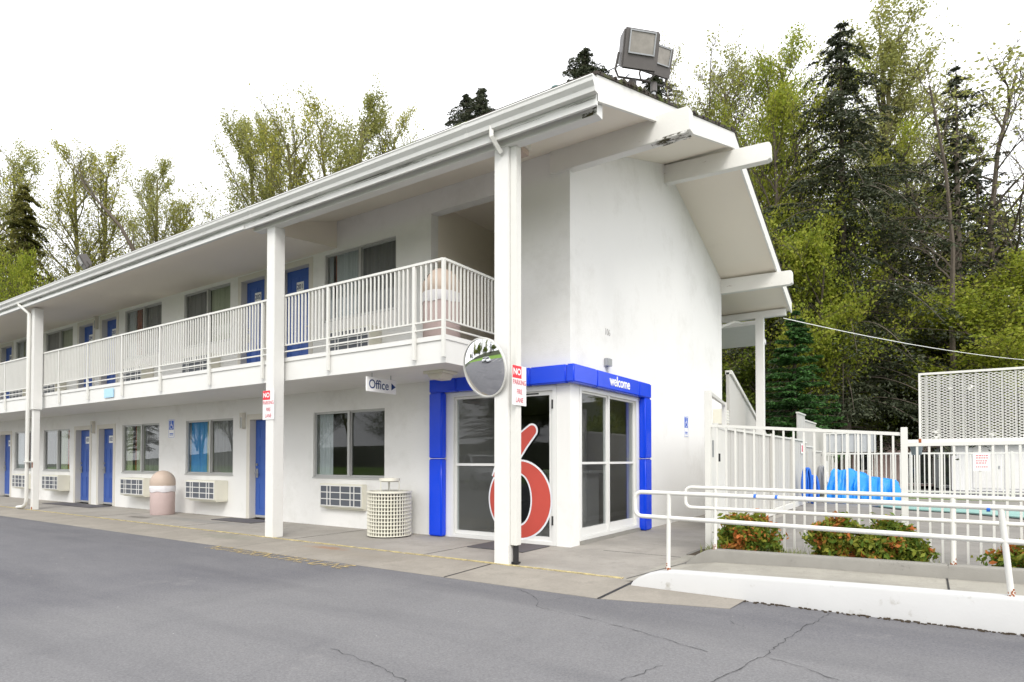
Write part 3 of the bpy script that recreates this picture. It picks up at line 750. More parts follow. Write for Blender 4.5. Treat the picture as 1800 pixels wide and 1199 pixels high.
# convex mirror
t = thing('convex_mirror', 'round convex traffic mirror fixed to the front post beside the fire lane sign', 'mirror', (-4.42, 5.98, 2.36))
rad = .350; Rc = 1.25
n = Vector((math.cos(R(-100))*math.cos(R(14)), math.sin(R(-100))*math.cos(R(14)), -math.sin(R(14)))).normalized()
T = Matrix.Translation((-4.42, 5.97, 2.36)) @ n.to_track_quat('Z','Y').to_matrix().to_4x4()
prof = []
amax = math.asin(rad/Rc)
for k in range(15):
    a = amax*(1-k/14); prof.append((Rc*math.sin(a), Rc*math.cos(a)-Rc*math.cos(amax)))
prof[-1] = (0.0001, prof[-1][1])
MB().lathe(prof, (0,0,0), 64).build('mirror_face', 'mirror', t, smooth=True, xf=T)
MB().lathe([(rad-.002,-.02),(rad+.012,-.015),(rad+.012,.008),(rad-.003,.010),(rad-.003,0)], (0,0,0), 64).build('rim', 'white_metal', t, smooth=True, xf=T)
MB().lathe([(.05,-.045),(rad-.01,-.016),(rad-.01,-.012)], (0,0,0), 32).build('back', 'galv', t, xf=T)
MB().tube([T @ Vector((0,0,-.04)), (-4.36,6.04,2.36), (-4.30,6.06,2.36)], .016, 8).build('bracket', 'galv', t)

# floodlights on the roof
def floodlight(base, head, aim, sc, label):
    t = thing('floodlight', label, 'floodlight', base, 'floodlights on the roof')
    m = MB().tube([base, Vector(base)+Vector((0,0,head[2]-base[2]-.27*sc))], .032*sc, 10); m.build('pole', 'galv', t)
    top = Vector((base[0], base[1], head[2]-.27*sc))
    MB().tube([top-Vector((0,0,.14*sc)), top], .05*sc, 10).build('collar', 'bronze', t)
    q = Vector(aim).normalized().to_track_quat('Z','Y').to_matrix().to_4x4()
    T = Matrix.Translation(head) @ q @ Matrix.Scale(sc, 4)
    m = MB(); fr = [(-.23,-.22,.10),(.23,-.22,.10),(.23,.22,.10),(-.23,.22,.10)]; bk = [(-.20,-.13,-.13),(.20,-.13,-.13),(.20,.19,-.13),(-.20,.19,-.13)]
    m.add(fr+bk, [(0,1,2,3),(7,6,5,4),(0,4,5,1),(1,5,6,2),(2,6,7,3),(3,7,4,0)])
    h = m.build('housing', 'bronze', t, bevel=.02*sc, xf=T)
    MB().box(-.15,.15,-.04,.18,.101,.107).build('lens', 'lamp_lens', h, xf=T)
    m = MB()
    for q_ in ((-.165,.165,.18,.195),(-.165,.165,-.055,-.04),(-.165,-.15,-.04,.18),(.15,.165,-.04,.18)): m.box(q_[0],q_[1],q_[2],q_[3],.10,.118)
    m.build('lens_frame', 'galv', h, xf=T)
    m = MB().tube([T@Vector((-.235,-.02,-.02)), T@Vector((-.25,-.20,-.04)), T@Vector((-.2,-.27,-.05)), T@Vector((.2,-.27,-.05)), T@Vector((.25,-.20,-.04)), T@Vector((.235,-.02,-.02))], .014*sc, 6)
    m.build('yoke', 'bronze', t)
    return t
floodlight((-3.06,7.30,5.86), (-2.95,7.22,6.36), (.70,-.66,-.30), 1.05, 'large bronze floodlight on the roof corner above the end gable, nearest the camera')
floodlight((-3.10,8.15,6.10), (-3.04,8.1,6.74), (.85,-.5,-.30), .9, 'floodlight partly hidden behind the big one on the roof corner')
floodlight((-17.0,6.75,5.6), (-17.05,6.6,6.08), (-.2,-.9,-.5), .8, 'small floodlight on the roof edge far along the eave')
t = thing('roof_vent', 'small green pipe vent on the roof edge left of the big floodlight', 'vent', (-3.95,6.9,5.7))
MB().tube([(-3.95,6.9,soff(6.9)+TH),(-3.95,6.9,6.02)], .03, 10).build('pipe', 'galv', t)
MB().tube([(-3.95,6.9,6.02),(-3.95,6.9,6.09)], .065, 12).build('cap', 'teal_metal', t)
m = MB()
def sag(a, b, s, n=14):
    a = Vector(a); b = Vector(b); return [a.lerp(b, k/n) - Vector((0,0,s*4*(k/n)*(1-k/n))) for k in range(n+1)]
m.tube(sag((-3.93,6.9,6.05),(-3.12,7.3,6.36),.03), .007, 5).tube(sag((-3.5,7.0,soff(7.0)+TH+.03),(-3.1,7.3,6.18),.01), .007, 5)
o = m.build('floodlight_cable', 'black'); tag(o, 'black cables running along the roof edge to the big floodlight', 'cable')
m = MB().tube(sag((-3.05,17.2,4.93),(5.0,33.7,5.2),.22,24), .010, 5)
o = m.build('overhead_wire', 'sign_white'); tag(o, 'pale overhead wire running from the rear eave towards the woods', 'wire')

# ---------------------------------------------------------------- ground
def slope_sheet(pts, z): return MB().add([(x,y,z) for x,y in pts], [tuple(range(len(pts)))])
gnd = MB().add([(-220,-200,-.12),(220,-200,-.12),(220,260,-.12),(-220,260,-.12)], [(0,1,2,3)]); struct('ground', gnd, 'forest_floor')
struct('parking_lot', MB().box(-60, 30, -11.5, 5.95, -.10, -.02), 'asphalt')
struct('sidewalk', MB().box(XL-4, -2.62, 5.98, YF, -.1, 0).box(-4.6, -2.62, YF, 8.15, -.1, 0).box(XG-.02, -2.62, 8.15, 16.5, -.1, 0), 'concrete')
# sloping gutter lip between walk and asphalt
m = MB(); xs = [XL-4, -31, -25.6, -20.4, -15.2, -11.6, -8.3, -4.32, -2.50]
for a, b in zip(xs[:-1], xs[1:]):
    m.add([(a+.006,5.12,-.016),(b-.006,5.12,-.016),(b-.006,6.0,0.004),(a+.006,6.0,0.004),(a+.006,5.12,-.05),(b-.006,5.12,-.05)], [(0,1,2,3),(0,4,5,1)])
m.add([(-2.49,5.12,-.016),(-1.40,5.40,-.016),(-1.36,5.79,-.008),(-2.49,5.79,0.0),(-2.49,5.12,-.05),(-1.40,5.40,-.05)], [(0,1,2,3),(0,4,5,1)])
struct('kerb_lip', m, 'lip_concrete')
struct('lip_joint', MB().add([(-2.51,5.12,-.0135),(-2.475,5.12,-.0135),(-2.475,5.98,.0065),(-2.51,5.98,.0065)], [(0,1,2,3)]).add([(-4.335,5.12,-.0135),(-4.318,5.12,-.0135),(-4.318,6.0,.0065),(-4.335,6.0,.0065)], [(0,1,2,3)]), 'black')
struct('yellow_line', MB().box(XL-4, -2.66, 6.005, 6.075, 0, .008), 'yellow_line')
m = MB()
for x in (-5.5,-8.3,-11.6,-15.2,-20.4,-25.6): m.box(x-.006, x+.006, 6.09, YF-.02, .001, .0035)
m.box(-3.7,-2.62,7.752,7.762,.001,.0035)
m.add([(-2.95,6.3,.0035),(-2.93,6.3,.0035),(-2.66,8.3,.0035),(-2.68,8.3,.0035)], [(0,1,2,3)]) if False else None
struct('walk_joints', m, 'joint')
# white-painted ramp kerb with a rounded nose
def kerb(y0, y1, path, zb, r=.025):
    """path [(x,ztop)]"""
    m = MB(); n = len(path); prof_n = 6
    for i in range(n-1):
        pass
    vs = []; 
    for (x, z) in path:
        rr = min(r, max(.002, (z-zb)*.4))
        sec = [(y0, zb), (y0, z-rr), (y0+rr*.3, z-rr*.3), (y0+rr, z), (y1-rr, z), (y1-rr*.3, z-rr*.3), (y1, z-rr), (y1, zb)]
        vs += [(x, a, b) for a, b in sec]
    k = 8; fs = [(i*k+j, i*k+(j+1) % k, (i+1)*k+(j+1) % k, (i+1)*k+j) for i in range(n-1) for j in range(k)]
    fs += [tuple(range(k)), tuple(range((n-1)*k, n*k))[::-1]]
    return m.add(vs, fs)
wk = [(-2.46,.01),(-2.44,.04),(-2.38,.085),(-2.30,.125),(-2.2,.155),(-2.08,.175),(-1.9,.182),(-.5,.22),(.6,.245),(6,.40)]
struct('ramp_kerb', kerb(5.77, 5.93, wk, -.06), 'white_kerb', smooth=True)
gk = [(-2.36,.03),(-2.30,.08),(-2.22,.15),(-2.12,.205),(-2.0,.228),(-1.0,.243),(.15,.258),(.152,.25),(.16,.25),(.162,.258),(.8,.27),(6,.40)]
struct('planter_kerb', kerb(7.10, 7.24, gk, -.06), 'kerb_grey', smooth=True)
m = MB(); rp = [(-2.62,.0),(-2.3,.035),(-2.0,.085),(-1.0,.118),(.3,.13),(6,.28)]
for (a, za), (b, zb_) in zip(rp[:-1], rp[1:]): m.add([(a,5.93,za),(b,5.93,zb_),(b,7.10,zb_),(a,7.10,za)], [(0,1,2,3)])
m.add([(-2.62,7.10,0),(-2.3,7.10,.03),(-2.36,7.9,.03),(-2.62,8.15,0)], [(0,1,2,3)])
struct('ramp', m, 'ramp_concrete')
struct('ramp_joint', MB().add([(.14,5.93,.134),(.155,5.93,.134),(.155,7.1,.134),(.14,7.1,.134)],[(0,1,2,3)]).add([(-2.63,6.05,.003),(-2.615,6.05,.003),(-2.33,7.4,.036),(-2.345,7.4,.036)],[(0,1,2,3)]), 'black')
struct('planter_soil', MB().add([(-2.36,7.24,.12),(6,7.24,.22),(6,7.98,.20),(-2.40,7.98,.10)], [(0,1,2,3)]), 'soil')
struct('pool_deck', MB().box(-2.62, 14, 7.98, 23.2, -.1, .02).box(-9, -2.62, 16.5, 23.2, -.1, .02), 'deck_concrete')
struct('lawn_strip', MB().box(-9, 14, 23.2, 25.2, -.1, .06), 'lawn')
struct('back_road', MB().box(-14, 40, 25.2, 31, -.11, .0), 'asphalt')
m = MB(); bys = [-11,-13,-20,-26,-40,-70]; bzs = [-.08,.10,.6,1.2,2.6,4]
for i in range(2): m.add([(-90,bys[i],bzs[i]),(70,bys[i],bzs[i]),(70,bys[i+1],bzs[i+1]),(-90,bys[i+1],bzs[i+1])], [(0,1,2,3)])
struct('far_lawn', m, 'lawn')
m = MB()
for i in range(2,5): m.add([(-90,bys[i],bzs[i]),(70,bys[i],bzs[i]),(70,bys[i+1],bzs[i+1]),(-90,bys[i+1],bzs[i+1])], [(0,1,2,3)])
struct('far_bank', m, 'forest_floor')
# pool with its cover, and yellow words painted on the asphalt
m = MB(); out = [(-1.05,18.5),(-.4,17.75),(.75,17.3),(1.7,16.4),(3.5,15.3),(7,15.2),(9,17.0),(8.5,19.6),(4,20.4),(.6,20.3),(-.6,19.6)]
m.prism([(x,y) for x,y in out], 'z', .021, .06)
po = m.build('pool_cover', 'teal_cover'); tag(po, 'pale teal cover stretched over the swimming pool', 'pool cover')
MB().prism([(x*1.0+(x-3.5)*.03, y+(y-18)*.06) for x,y in out], 'z', .0205, .035).build('pool_edge', 'black', po)
tx = text_mesh('NO PARKING FIRE LANE', .36, 'yellow_text', 'lane_lettering', .0005, sx=.82)
w = max(v.co.x for v in tx.data.vertices)-min(v.co.x for v in tx.data.vertices)
tx.data.transform(Matrix.Translation((-7.13,4.97,-.014)) @ Matrix.Rotation(R(-1.0),4,'Z') @ Matrix.Diagonal((2.95/w,1,1,1)))
tag(tx, 'worn yellow words painted on the asphalt beside the walkway', 'road marking')

def crack(name_pts, w0=.008):
    random.seed(len(name_pts)*7+int(abs(name_pts[0][0])*100)); m = MB(); P_ = []
    for (a, b) in zip(name_pts[:-1], name_pts[1:]):
        L = math.dist(a, b); n = max(2, int(L/.05))
        for k in range(n):
            t_ = k/n; P_.append((a[0]+(b[0]-a[0])*t_+random.uniform(-.016,.016), a[1]+(b[1]-a[1])*t_+random.uniform(-.016,.016)))
    P_.append(name_pts[-1]); vs = []
    for i, p in enumerate(P_):
        a = P_[max(i-1,0)]; b = P_[min(i+1,len(P_)-1)]; dx, dy = b[0]-a[0], b[1]-a[1]; n = math.hypot(dx,dy) or 1
        w = w0*random.uniform(.2,.85)*.5; vs += [(p[0]-dy/n*w, p[1]+dx/n*w, -.016), (p[0]+dy/n*w, p[1]-dx/n*w, -.016)]
    m.add(vs, [(2*i,2*i+1,2*i+3,2*i+2) for i in range(len(P_)-1)]); return m
cr = MB()
for pts, w in (([(-3.33,5.06),(-2.97,4.83),(-2.78,4.54),(-2.19,4.43),(-1.64,4.27),(-1.21,4.11)], .010), ([(-2.85,4.70),(-2.79,5.0),(-2.6,5.1)], .006), ([(-3.31,2.77),(-2.9,2.72),(-2.5,2.61),(-2.2,2.4)], .010),
               ([(-1.15,3.2),(-1.02,3.58),(-.89,4.21),(-.81,4.97),(-.67,5.72)], .014), ([(-.88,4.22),(-.68,4.15),(-.41,3.99),(0,3.8)], .011),
               ([(-1.47,3.3),(-1.36,3.69)], .008), ([(-1.31,4.99),(-1.14,4.84)], .006), ([(-9.6,3.2),(-8.4,3.6)], .006)):
    c_ = crack(pts, w); cr.add(c_.v, c_.f)
struct('asphalt_cracks', cr, 'crack')
# dirt and tufts at the foot of the white kerb
random.seed(9); m = MB()
for k in range(420):
    x = random.uniform(-2.3, 2.2); y = 5.765-random.random()**3*.05; r = random.uniform(.004,.013)
    m.box(x-r, x+r, y-r*.6, y+r*.6, -.02, -.02+r*.9)
struct('kerb_debris', m, 'soil')
# floor mats
for (x0,x1,y0,y1,lb) in ((-5.45,-4.5,6.95,7.66,'dark mat in front of the glass office door'), (-12.35,-10.95,7.15,7.62,'dark mat outside the blue door behind the second post'), (-20.9,-17.9,7.1,7.62,'long dark mat outside the pair of blue doors')):
    o = MB().box(x0,x1,y0,y1,.001,.013).build('floor_mat', 'carpet', bevel=.003); tag(o, lb, 'mat', 'dark mats outside the doors')

# ---------------------------------------------------------------- bins
def dome_bin(c, label, sc=1.0):
    t = thing('litter_bin', label, 'bin', c, 'dome-topped litter bins')
    s = sc
    MB().lathe([(.235*s,0),(.25*s,.02*s),(.255*s,.60*s),(.25*s,.64*s)], c, 32).build('body', 'bin_pink', t, smooth=True)
    random.seed(4); m = MB(); n = 48; vs = []
    for j, (r, z) in enumerate(((.258,.66),(.268,.62),(.270,.57),(.264,.52))):
        for k in range(n): q = 1+random.uniform(-.012,.012); vs.append((c[0]+r*s*q*math.cos(2*math.pi*k/n), c[1]+r*s*q*math.sin(2*math.pi*k/n), c[2]+(z+(.012*math.sin(k*.8) if j == 3 else 0))*s))
    m.add(vs, [(j*n+k, j*n+(k+1)%n, (j+1)*n+(k+1)%n, (j+1)*n+k) for j in range(3) for k in range(n)]); m.build('bag_collar', 'bag', t, smooth=True)
    # dome with an opening
    prof = [(.255,.645),(.262,.68),(.262,.74)]+[(.262*math.cos(a), .74+.26*math.sin(a)) for a in [R(x) for x in (15,30,45,60,72,82)]]+[(.001,1.0)]
    m = MB(); n = 40; vs = []
    for r, z in prof: vs += [(c[0]+r*s*math.cos(2*math.pi*k/n), c[1]+r*s*math.sin(2*math.pi*k/n), c[2]+z*s) for k in range(n)]
    fs = []
    for j in range(len(prof)-1):
        for k in range(n):
            ang = 360*(k+.5)/n
            if 3 <= j <= 5 and 215 < ang < 262: continue
            fs.append((j*n+k, j*n+(k+1)%n, (j+1)*n+(k+1)%n, (j+1)*n+k))
    m.add(vs, fs); m.build('dome_lid', 'bin_tan', t, smooth=True)
    MB().lathe([(.22*s,.64*s),(.22*s,.72*s)], c, 16).build('liner', 'black', t)
dome_bin((-14.45,7.22,.001), 'tan dome-topped bin with pink body on the ground floor walk', 1.0)
dome_bin((-5.80,6.80,2.931), 'tan dome-topped bin with a tied bag on the balcony corner', 1.08)
t = thing('slatted_bin', 'round cream slatted bin with a flat cover standing left of the blue frame', 'bin', (-7.32,7.28,0))
c = (-7.32,7.28); m = MB(); rr = .345
for k in range(44):
    a = 2*math.pi*k/44; m.bar((c[0]+rr*math.cos(a), c[1]+rr*math.sin(a), .03), (c[0]+rr*math.cos(a), c[1]+rr*math.sin(a), .72), .016, .016)
m.build('slats', 'bin_cream', t)
m = MB()
for k in range(13):
    z = .02+k*.0575; m.lathe([(rr-.012,z),(rr+.014,z),(rr+.014,z+.014),(rr-.012,z+.014),(rr-.012,z)], (c[0],c[1],0), 40)
m.lathe([(rr-.02,.71),(rr+.025,.71),(rr+.025,.74),(rr-.02,.74),(rr-.02,.71)], (c[0],c[1],0), 40)
m.build('hoops', 'bin_cream', t)
MB().lathe([(rr-.09,.02),(rr-.09,.62)], (c[0],c[1],0), 24).build('liner', 'kerb_grey', t)
m = MB()
for a in (20, 140, 260): x, y = c[0]+.17*math.cos(R(a)), c[1]+.17*math.sin(R(a)); m.tube([(x,y,.72),(x,y,.90)], .008, 6)
m.tube([(c[0],c[1],.72),(c[0],c[1],.9)], .005, 5); m.bar((c[0]-rr,c[1],.725),(c[0]+rr,c[1],.725),.02,.01).bar((c[0],c[1]-rr,.7251),(c[0],c[1]+rr,.7251),.02,.01)
m.build('cover_legs', 'bin_cream', t)
MB().lathe([(.15,.885),(.17,.90),(.17,.945),(.13,.945),(.12,.925),(.001,.925)], (c[0],c[1],0), 32).build('ash_tray', 'bin_cream', t)
MB().lathe([(.12,.93),(.001,.931)], (c[0],c[1],0), 24).build('ash_sand', 'black', t)

# ---------------------------------------------------------------- handrails
def arc_loop(y, xr, zt, zb, r=.07):
    """front end: from top rail round to bottom rail"""
    pts = []
    for k in range(7):
        a = R(90+k*15); pts.append((xr+r+r*math.cos(a), y, zt-r+r*math.sin(a)))
    for k in range(7):
        a = R(180+k*15); pts.append((xr+r+r*math.cos(a), y, zb+r+r*math.sin(a)))
    return pts
def handrail(y, x0, zt0, zb0, x1, zt1, zb1, posts, label):
    t = thing('handrail', label, 'handrail', (posts[0][0], y, .18), 'white handrails along the ramp')
    pts = [(x1,y,zt1)] + arc_loop(y, x0, zt0, zb0) + [(x1,y,zb1)]
    MB().tube(pts, .021, 12).build('rails', 'white_metal', t, smooth=True)
    for (xt, xb, zb_) in posts:
        f = (xt-x0)/(x1-x0)
        MB().tube([(xb,y,zb_), (xb+(xt-xb)*.97,y,zt0+(zt1-zt0)*f-.01)], .021, 12).build('post', 'white_metal', t, smooth=True)
        m = MB(); random.seed(int(xb*10)+50)
        for k in range(14): a = random.uniform(3,6.3); z = zb_+random.random()**2*.06; m.box(xb+.0205*math.cos(a)-.004, xb+.0205*math.cos(a)+.004, y+.0215*math.sin(a)-.003, y+.0215*math.sin(a)+.003, z, z+.012)
        m.build('rust_patch', 'rust', t)
handrail(5.85, -2.44, .925, .685, 3.4, .855, .60, ((-2.09,-2.10,.175),(.455,.51,.23),(3.2,3.2,.30)), 'front ramp handrail standing on the white kerb')
h_ = [o for o in S.objects if o.name == 'handrail'][0]
for x, z in ((-1.30,.915),(-1.12,.912),(.37,.878)): MB().tube([(x,5.849,z+.0008),(x+.022,5.849,z+.0006)], .0212, 12).build('tape', 'hose_blue', h_)
handrail(7.17, -2.36, .925, .69, 3.4, .86, .64, ((-2.01,-2.02,.22),(.2,.2,.255),(2.6,2.6,.30)), 'rear ramp handrail standing on the grey planter kerb')

# ---------------------------------------------------------------- pool fences
def picket(m, a, b, zt0, zt1, zb0, zb1, pitch=.115, w=.022):
    a = Vector(a); b = Vector(b); L = (b-a).length; n = max(1, round(L/pitch))
    for k in range(1, n):
        p = a.lerp(b, k/n); f = k/n
        m.bar((p.x,p.y,zb0+(zb1-zb0)*f), (p.x,p.y,zt0+(zt1-zt0)*f), w)
def fence(name, label, runs, posts, mat='white_metal'):
    t = thing(name, label, 'fence', (runs[0][0][0], runs[0][0][1], 0))
    for (a, b, zt0, zt1, zb0, zb1, pitch, w, rails) in runs:
        m = MB(); picket(m, (a[0],a[1],0), (b[0],b[1],0), zt0, zt1, zb0, zb1, pitch, w)
        for r_ in rails: m.bar((a[0],a[1],zt0-.015-r_), (b[0],b[1],zt1-.015-r_), w*1.5, w*1.7)
        m.build('picket_panel', mat, t)
    for (x, y, z0, z1, w) in posts: MB().box(x-w/2, x+w/2, y-w/2, y+w/2, z0, z1).build('post', mat, t, bevel=.004)
    return t
FY = 7.93
fence('pool_fence', 'white metal picket fence of the pool behind the ramp planter',
      [((-2.31,FY),(-.19,FY),1.70,1.54,.14,.16,.112,.021,(0,)), ((-.19,FY),(2.6,FY),1.425,1.45,.16,.2,.108,.021,(0,))],
      [(-2.31,FY,.03,2.13,.075), (-.20,FY,.1,1.60,.065), (2.6,FY,.1,1.6,.065)])
fence('pool_gate', 'white picket gate with a high top bar between the end wall and the pool fence',
      [((-2.33,8.0),(-2.62,9.4),1.74,1.76,.06,.06,.10,.021,(0,1.6)), ((-2.62,9.4),(-2.9,10.9),1.76,1.78,.06,.06,.10,.021,(0,1.6))],
      [(-2.62,9.4,.03,1.8,.05), (-2.9,10.9,.03,2.24,.07)])
g_ = [o for o in S.objects if o.name.startswith('pool_gate')][0]
MB().bar((-2.31,FY,2.11),(-2.9,10.9,2.21),.045,.045).build('top_bar', 'white_metal', g_)
MB().box(-2.345,-2.30,8.08,8.14,1.28,1.5).build('latch', 'galv', g_); MB().box(-2.62,-2.56,9.36,9.40,1.22,1.34).build('padlock', 'black', g_)

# solid board fence along the pool
def board_fence(name, label, segs, x):
    t = thing(name, label, 'fence', (x, segs[0][0], 0))
    for (y0, y1, z0, z1) in segs:
        m = MB(); n = max(1, round((y1-y0)/.14))
        for k in range(n):
            a = y0+(y1-y0)*k/n; b = y0+(y1-y0)*(k+1)/n; m.box(x-.02, x+(.004 if k % 2 else 0), a+.004, b-.004, z0, z1)
        m.box(x-.03, x-.021, y0, y1, z0, z1)
        m.build('board_panel', 'grey_board', t)
        MB().box(x-.05, x+.03, y0, y1, z1, z1+.04).build('cap_rail', 'white_metal', t)
    for y in [s[0] for s in segs]: MB().box(x+.005, x+.06, y, y+.08, .02, segs[0][3]+.06 if y < 18 else 1.5).build('post', 'grey_board', t) if y > 11 else None
    return t
board_fence('board_fence', 'pale grey vertical board fence along the left side of the pool', [(10.95,14.7,.12,1.77),(14.7,17.2,.12,1.77),(17.2,19.3,.12,1.77)], -2.92)
MB().box(-2.9,-2.82,11.0,19.3,.02,.14).build('kick_board', 'white_metal', [o for o in S.objects if o.name == 'board_fence'][0])
board_fence('stepped_board_fence', 'pale board fence that steps down behind the hoses beyond the grey one', [(19.32,19.95,.1,1.73),(19.95,21.2,.1,1.62),(21.2,23.0,.1,1.50),(23.0,26.8,.1,1.38)], -2.95)
board_fence('tall_screen_fence', 'tall pale board screen with a stepped top beyond the pool fence', [(19.5,20.8,.1,2.6),(20.8,23.0,.1,2.44),(23.0,28.5,.1,2.30)], -3.1)
# outside stair flank
t = thing('stair_flank', 'grey boarded side of the rear outside stair beyond the end wall', 'stair', (-3.9,16,0))
MB().prism([(15.9,0),(21.5,0),(20.2,1.9),(16.0,3.45),(15.9,3.45)], 'x', -4.18, -4.10).build('boards', 'grey_board', t)
MB().prism([(15.9,3.40),(16.0,3.40),(20.3,1.85),(20.3,1.93),(16.0,3.5),(15.9,3.5)], 'x', -4.2, -4.05).build('rail', 'white_metal', t)

# signs and pot on the fence
t = thing('pool_notice', 'white notice with red writing hung on the pool fence under the mesh panel', 'sign', (.46,7.9,1.2))
MB().box(.395,.535,FY-.018,FY-.013,1.135,1.315).build('plate', 'sign_white', t)
m = MB(); random.seed(2)
for i, z in enumerate((1.285,1.262,1.232,1.21,1.17)):
    x = .42
    while x < .51:
        w_ = random.uniform(.008,.02); m.box(x, x+w_, FY-.0195, FY-.0182, z, z+.010); x += w_+.006
m.build('lettering', 'text_red', t)
t = thing('pool_rules_sign', 'small white and red sign high on the grey board fence', 'sign', (-2.9,19.2,1.6))
MB().box(-2.905+.0,-2.895,18.75,19.2,1.42,1.70).build('plate', 'sign_white', t); MB().box(-2.894,-2.892,18.82,19.12,1.47,1.65).build('red_panel', 'text_red', t)
t = thing('flower_pot', 'grey-blue plant pot hanging on the inside of the pool fence', 'pot', (-.09,8.1,1.28))
MB().lathe([(.045,0),(.062,.10),(.068,.10),(.068,.12),(.055,.12),(.05,.02)], (-.09,8.06,1.30), 20).build('pot', 'pot', t, smooth=True)
MB().tube([(-.09,8.0,1.40),(-.09,FY+.02,1.43)], .006, 6).build('hook', 'galv', t)
# expanded mesh panel
t = thing('mesh_panel', 'white expanded metal mesh panel raised above the pool fence', 'panel', (0,8.05,1.43))
X0, X1, Z0, Z1, Y = -.05, 1.75, 1.47, 2.165, 8.02
m = MB(); px_, pz = .0275, .0145; nx = int((X1-X0)/px_); nz = int((Z1-Z0)/(pz))
vs = []; fs = []
random.seed(6)
for j in range(nz):
    z = Z0 + j*pz
    for i in range(nx):
        x = X0 + i*px_; up = (i+j) % 2
        a = (x, z + (pz*.0 if up else pz*.78)); b = (x+px_, z + (pz*.78 if up else pz*.0)); h = .0040
        yy = Y + .012*math.sin(2*math.pi*(x-X0)/.108)
        o_ = len(vs); vs += [(a[0],yy,a[1]-h),(b[0],yy,b[1]-h),(b[0],yy,b[1]+h),(a[0],yy,a[1]+h),(a[0],yy+.006,a[1]+h),(b[0],yy+.006,b[1]+h)]
        fs += [(o_,o_+1,o_+2,o_+3),(o_+3,o_+2,o_+5,o_+4)]
m.add(vs, fs); m.build('expanded_mesh', 'white_metal', t)
m = MB(); x = X0+.055
while x < X1: m.box(x-.009, x+.009, Y+.014, Y+.022, Z0, Z1); x += .108
m.build('ribs', 'white_metal', t)
m = MB().box(X0-.015,X1,Y-.01,Y+.03,Z1,Z1+.022).box(X0-.015,X0+.005,Y-.01,Y+.03,Z0-.02,Z1)
m.build('frame', 'white_metal', t)
m = MB().box(X0-.02,X1,Y-.02,Y+.03,1.425,1.47).box(-.17,X0-.02,FY+.03,FY+.06,1.43,1.465); m.build('bottom_rail', 'white_wood', t)
MB().box(X0-.02,X0+.005,Y-.024,Y-.0205,1.43,1.475).build('rust_patch', 'rust', t)
m = MB()
random.seed(8)
for k in range(10):
    cx_ = X0+random.uniform(.1,1.6); cz_ = random.choice([1.5,1.49,1.55,2.0]); 
    for q in range(7):
        a = random.uniform(0,6.3); d = random.random()*.03; m.box(cx_+d*math.cos(a)-.012, cx_+d*math.cos(a)+.012, Y-.006+q*.0003, Y-.003+q*.0003, cz_+d*math.sin(a)-.006, cz_+d*math.sin(a)+.006)
m.build('dried_paint', 'white_metal', t)

# tarp over a pile, hoses
t_ = MB(); nx, ny = 46, 22; vs = []
random.seed(12)
from mathutils import noise as mn
for j in range(ny+1):
    for i in range(nx+1):
        u = i/nx; v = j/ny
        x = -2.42+1.92*u; y = 19.4+1.3*v
        h = .98-.36*max(0,(u-.12)/.88)**.8 + .10*math.exp(-((u-.32)/.07)**2) + .05*math.exp(-((u-.45)/.06)**2)
        edge = max(0, min(u/.10, (1-u)/.10, v/.30, (1-v)/.3, 1))**.6
        z = .03+(h-.03)*edge + .05*mn.noise(Vector((x*3,y*3,0)))*edge + .05*abs(mn.noise(Vector((x*7+z*0 if False else x*7,y*1.5,4))))*edge
        x += .05*mn.noise(Vector((x*4,y*2,z*4)))*1; y += (.14*mn.noise(Vector((x*6,3,z*2))) - .10*abs(mn.noise(Vector((x*9,8,z)))))*(1-v)
        vs.append((x,y,max(.025,z)))
t_.add(vs, [(j*(nx+1)+i, j*(nx+1)+i+1, (j+1)*(nx+1)+i+1, (j+1)*(nx+1)+i) for j in range(ny) for i in range(nx)])
o = t_.build('tarpaulin', 'tarp', smooth=False); tag(o, 'bright blue tarpaulin draped over a pile at the far side of the pool deck', 'tarpaulin')
def hose(x, y, z1, z0, w, n, mat, label):
    m = MB(); random.seed(int(y*10))
    for k in range(n):
        o_ = random.uniform(-.06,.06); ww = w*random.uniform(.6,1.1); zz0 = z0+random.uniform(0,.15); pts = []
        for q in range(21):
            a = 2*math.pi*q/20; pts.append((x+.16+.05*math.sin(k*1.9)+ww*.42*math.cos(a)*(.6+.4*(1-(math.sin(a)+1)/2)), y+o_+.06*math.cos(a), (z1+zz0)/2+(z1-zz0)/2*math.sin(a)))
        m.tube(pts, .026, 6, cap=False)
    o = m.build('garden_hose', mat, smooth=True); tag(o, label, 'hose', 'hoses hung on the pool fence')
hose(-2.80, 17.9, 1.02, .12, .2, 10, 'hose_blue', 'thick blue hose coiled on the board fence, left of the others')
hose(-2.78, 18.9, .80, .0, .24, 6, 'hose_blue', 'looser blue hose hanging low beside the grey coils')
hose(-2.80, 20.6, 1.05, .15, .2, 8, 'hose_grey', 'grey hose coil hung between the blue hoses and the tarpaulin')
t = thing('life_ring_post', 'white post with a white holder beside the grey hose coil', 'post', (-2.6,21.6,.02))
MB().box(-2.65,-2.58,21.6,21.67,.02,1.2).build('post', 'white_metal', t); MB().box(-2.63,-2.56,21.5,21.58,.55,.85).build('holder', 'sign_white', t)

